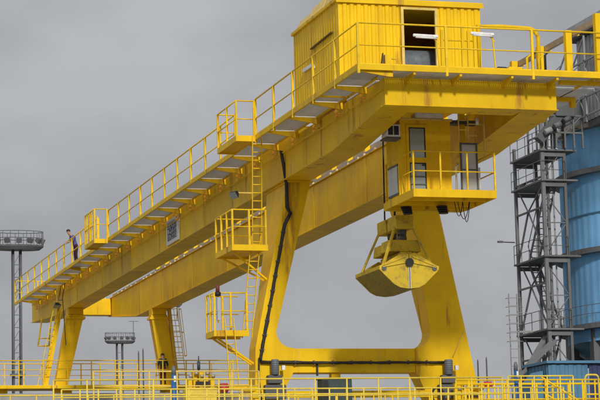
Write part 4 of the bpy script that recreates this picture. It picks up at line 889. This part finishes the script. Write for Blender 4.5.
# ------------------------------------------------------------------ people
def person(name, label, loc, yaw, h, jacket, trousers, hairm, arm_l, arm_r, lean=0):
    t = thing(name, label, 'person', loc); s = h/1.75
    J = {'pelvis': (0, 0, .95), 'waist': (0, -.01-lean*.1, 1.08), 'chest': (0, -lean*.25, 1.30), 'neck': (0, -lean*.42, 1.47), 'head0': (0, -.02-lean*.5, 1.56), 'head1': (0, -.03-lean*.55, 1.66), 'crown': (0, -.02-lean*.55, 1.73)}
    E_ = [('pelvis', 'waist'), ('waist', 'chest'), ('chest', 'neck'), ('neck', 'head0'), ('head0', 'head1'), ('head1', 'crown')]
    R_ = {'pelvis': .15, 'waist': .135, 'chest': .16, 'neck': .062, 'head0': .085, 'head1': .098, 'crown': .06}; C = {'pelvis': 1, 'waist': 0, 'chest': 0, 'neck': 2, 'head0': 2, 'head1': 2, 'crown': 2}
    for sg, arm in ((-1, arm_l), (1, arm_r)):
        n = 'L' if sg < 0 else 'R'
        J['hip'+n] = (sg*.10, 0, .90); J['knee'+n] = (sg*.11, -.03, .50); J['ank'+n] = (sg*.12, .02, .09); J['toe'+n] = (sg*.14, -.16, .04)
        cy = J['chest'][1]; J['sh'+n] = (sg*.19, cy, 1.40); J['elb'+n] = (sg*.19+arm[0][0]*sg, cy+arm[0][1], 1.40+arm[0][2]); e_ = J['elb'+n]
        J['wri'+n] = (e_[0]+arm[1][0]*sg, e_[1]+arm[1][1], e_[2]+arm[1][2]); w = V(J['wri'+n]); d = (w-V(e_)).normalized(); J['palm'+n] = tuple(w+d*.08)
        E_ += [('pelvis', 'hip'+n), ('hip'+n, 'knee'+n), ('knee'+n, 'ank'+n), ('ank'+n, 'toe'+n), ('chest', 'sh'+n), ('sh'+n, 'elb'+n), ('elb'+n, 'wri'+n), ('wri'+n, 'palm'+n)]
        R_.update({'hip'+n: .10, 'knee'+n: .065, 'ank'+n: .048, 'toe'+n: .04, 'sh'+n: .075, 'elb'+n: .05, 'wri'+n: .036, 'palm'+n: .042}); C.update({'hip'+n: 1, 'knee'+n: 1, 'ank'+n: 1, 'toe'+n: 3, 'sh'+n: 0, 'elb'+n: 0, 'wri'+n: 2, 'palm'+n: 2})
    ks = list(J); bm = bmesh.new(); sk = bm.verts.layers.skin.verify()
    vv = {}
    for k in ks:
        v = bm.verts.new(V(J[k])*s); v[sk].radius = (R_[k]*s, R_[k]*s*(.78 if k in ('chest', 'waist', 'pelvis') else 1)); v[sk].use_root = (k == 'pelvis'); vv[k] = v
    for a, b in E_: bm.edges.new((vv[a], vv[b]))
    me = bpy.data.meshes.new('tmp'); bm.to_mesh(me); bm.free()
    tmp = bpy.data.objects.new('tmp', me); COL.objects.link(tmp); tmp.modifiers.new('s', 'SKIN'); ss = tmp.modifiers.new('d', 'SUBSURF'); ss.levels = 1; ss.render_levels = 1
    bpy.context.view_layer.update(); dg = bpy.context.evaluated_depsgraph_get()
    body = bpy.data.meshes.new_from_object(tmp.evaluated_get(dg)); bpy.data.objects.remove(tmp, do_unlink=True)
    bm = bmesh.new(); bm.from_mesh(body)                    # five fingers on each hand, a nose and ears on the head
    def tb(pts, r):
        mb = MB().tube(pts, r, 6); o = [bm.verts.new(p) for p in mb.v]
        for f in mb.f: bm.faces.new([o[i] for i in f])
    for n, sg in (('L', -1), ('R', 1)):
        p = V(J['palm'+n])*s; w = V(J['wri'+n])*s; d = (p-w).normalized(); side = d.cross(V((0, 1, 0))).normalized() if abs(d.y) < .9 else V((1, 0, 0))
        for k, l in enumerate((.07, .08, .075, .06)): q = p+side*(k-1.5)*.02*s+d*.01; tb([q, q+d*l*.55*s, q+d*l*s+V((0, -.015, -.012))*s], [.009*s, .009*s, .007*s])
        q = w+d*.03*s-side*.03*s; tb([q, q+(d*.6-side*.6)*.045*s, q+(d*.9-side*.5)*.075*s], [.011*s, .010*s, .008*s])
    hd_ = V(J['head1'])*s; tb([hd_+V((0, -.08, .0))*s, hd_+V((0, -.115, -.03))*s], [.012*s, .018*s]); 
    for sg in (-1, 1): tb([hd_+V((sg*.085, 0, .02))*s, hd_+V((sg*.1, .01, -.03))*s], [.02*s, .015*s])
    bm.to_mesh(body); bm.free()
    for m in (jacket, trousers, 'skin', 'black'): body.materials.append(M[m])
    segs = [(V(J[a])*s, V(J[b])*s, C[b] if b not in ('hipL', 'hipR') else 1) for a, b in E_]
    for f in body.polygons:
        c = V(f.center); best = min(segs, key=lambda q: min((c-lerp(q[0], q[1], k/4)).length for k in range(5))); f.material_index = best[2]; f.use_smooth = True
        if best[2] == 2 and c.z < 1.45*s and c.z > 1.2*s and abs(c.x) < .15*s: f.material_index = 0
    o = bpy.data.objects.new('body', body); COL.objects.link(o); o.parent = t
    hm = MB(); n = 12; c = V(J['head1'])*s+V((0, .012, .028))*s
    vs = []; 
    for i in range(6):
        a = math.pi/2*i/5*1.12
        for k in range(n): b = 2*math.pi*k/n; vs.append(c+V((math.sin(a)*math.cos(b)*.104, math.sin(a)*math.sin(b)*.112, math.cos(a)*.10))*s)
    hm.add(vs, [(i*n+k, (i+1)*n+k, (i+1)*n+(k+1) % n, i*n+(k+1) % n) for i in range(5) for k in range(n)], True)
    me2 = hm; ORG[t] = V((0, 0, 0)); h_ = hm.build('hair', hairm, t); t.rotation_euler = (0, 0, yaw); return t
pp = W(76, 250, X=21.8)
tb_ = thing('tool_chest', 'low grey chest under the person on the far walkway', 'chest', (21.8, pp.y, ZW+.036)); MB().box((21.55, pp.y-.45, ZW+.036), (22.05, pp.y+.45, ZW+.14)).build('chest_body', 'motor_grey', tb_); MB().box((21.53, pp.y-.47, ZW+.141), (22.07, pp.y+.47, ZW+.185)).build('lid', 'motor_grey', tb_)
person('person', 'person in violet jacket and dark trousers leaning over the far walkway rail', (21.8, pp.y, ZW+.19), math.radians(-75), 1.84, 'jacket_violet', 'trousers_dark', 'hair', ((.08, -.10, -.26), (-.05, -.22, -.08)), ((.08, -.12, -.25), (-.04, -.22, -.06)), lean=.75)
pp = W(163, 380, Y=124.75)
person('person', 'person in dark teal jacket standing at the foot of the far right leg', (pp.x, 124.72, 10.485), math.radians(170), 1.84, 'jacket_teal', 'trousers_brown', 'hair_brown', ((.08, .02, -.27), (.02, -.12, -.2)), ((.06, -.05, -.27), (.0, -.2, -.1)), lean=.35)
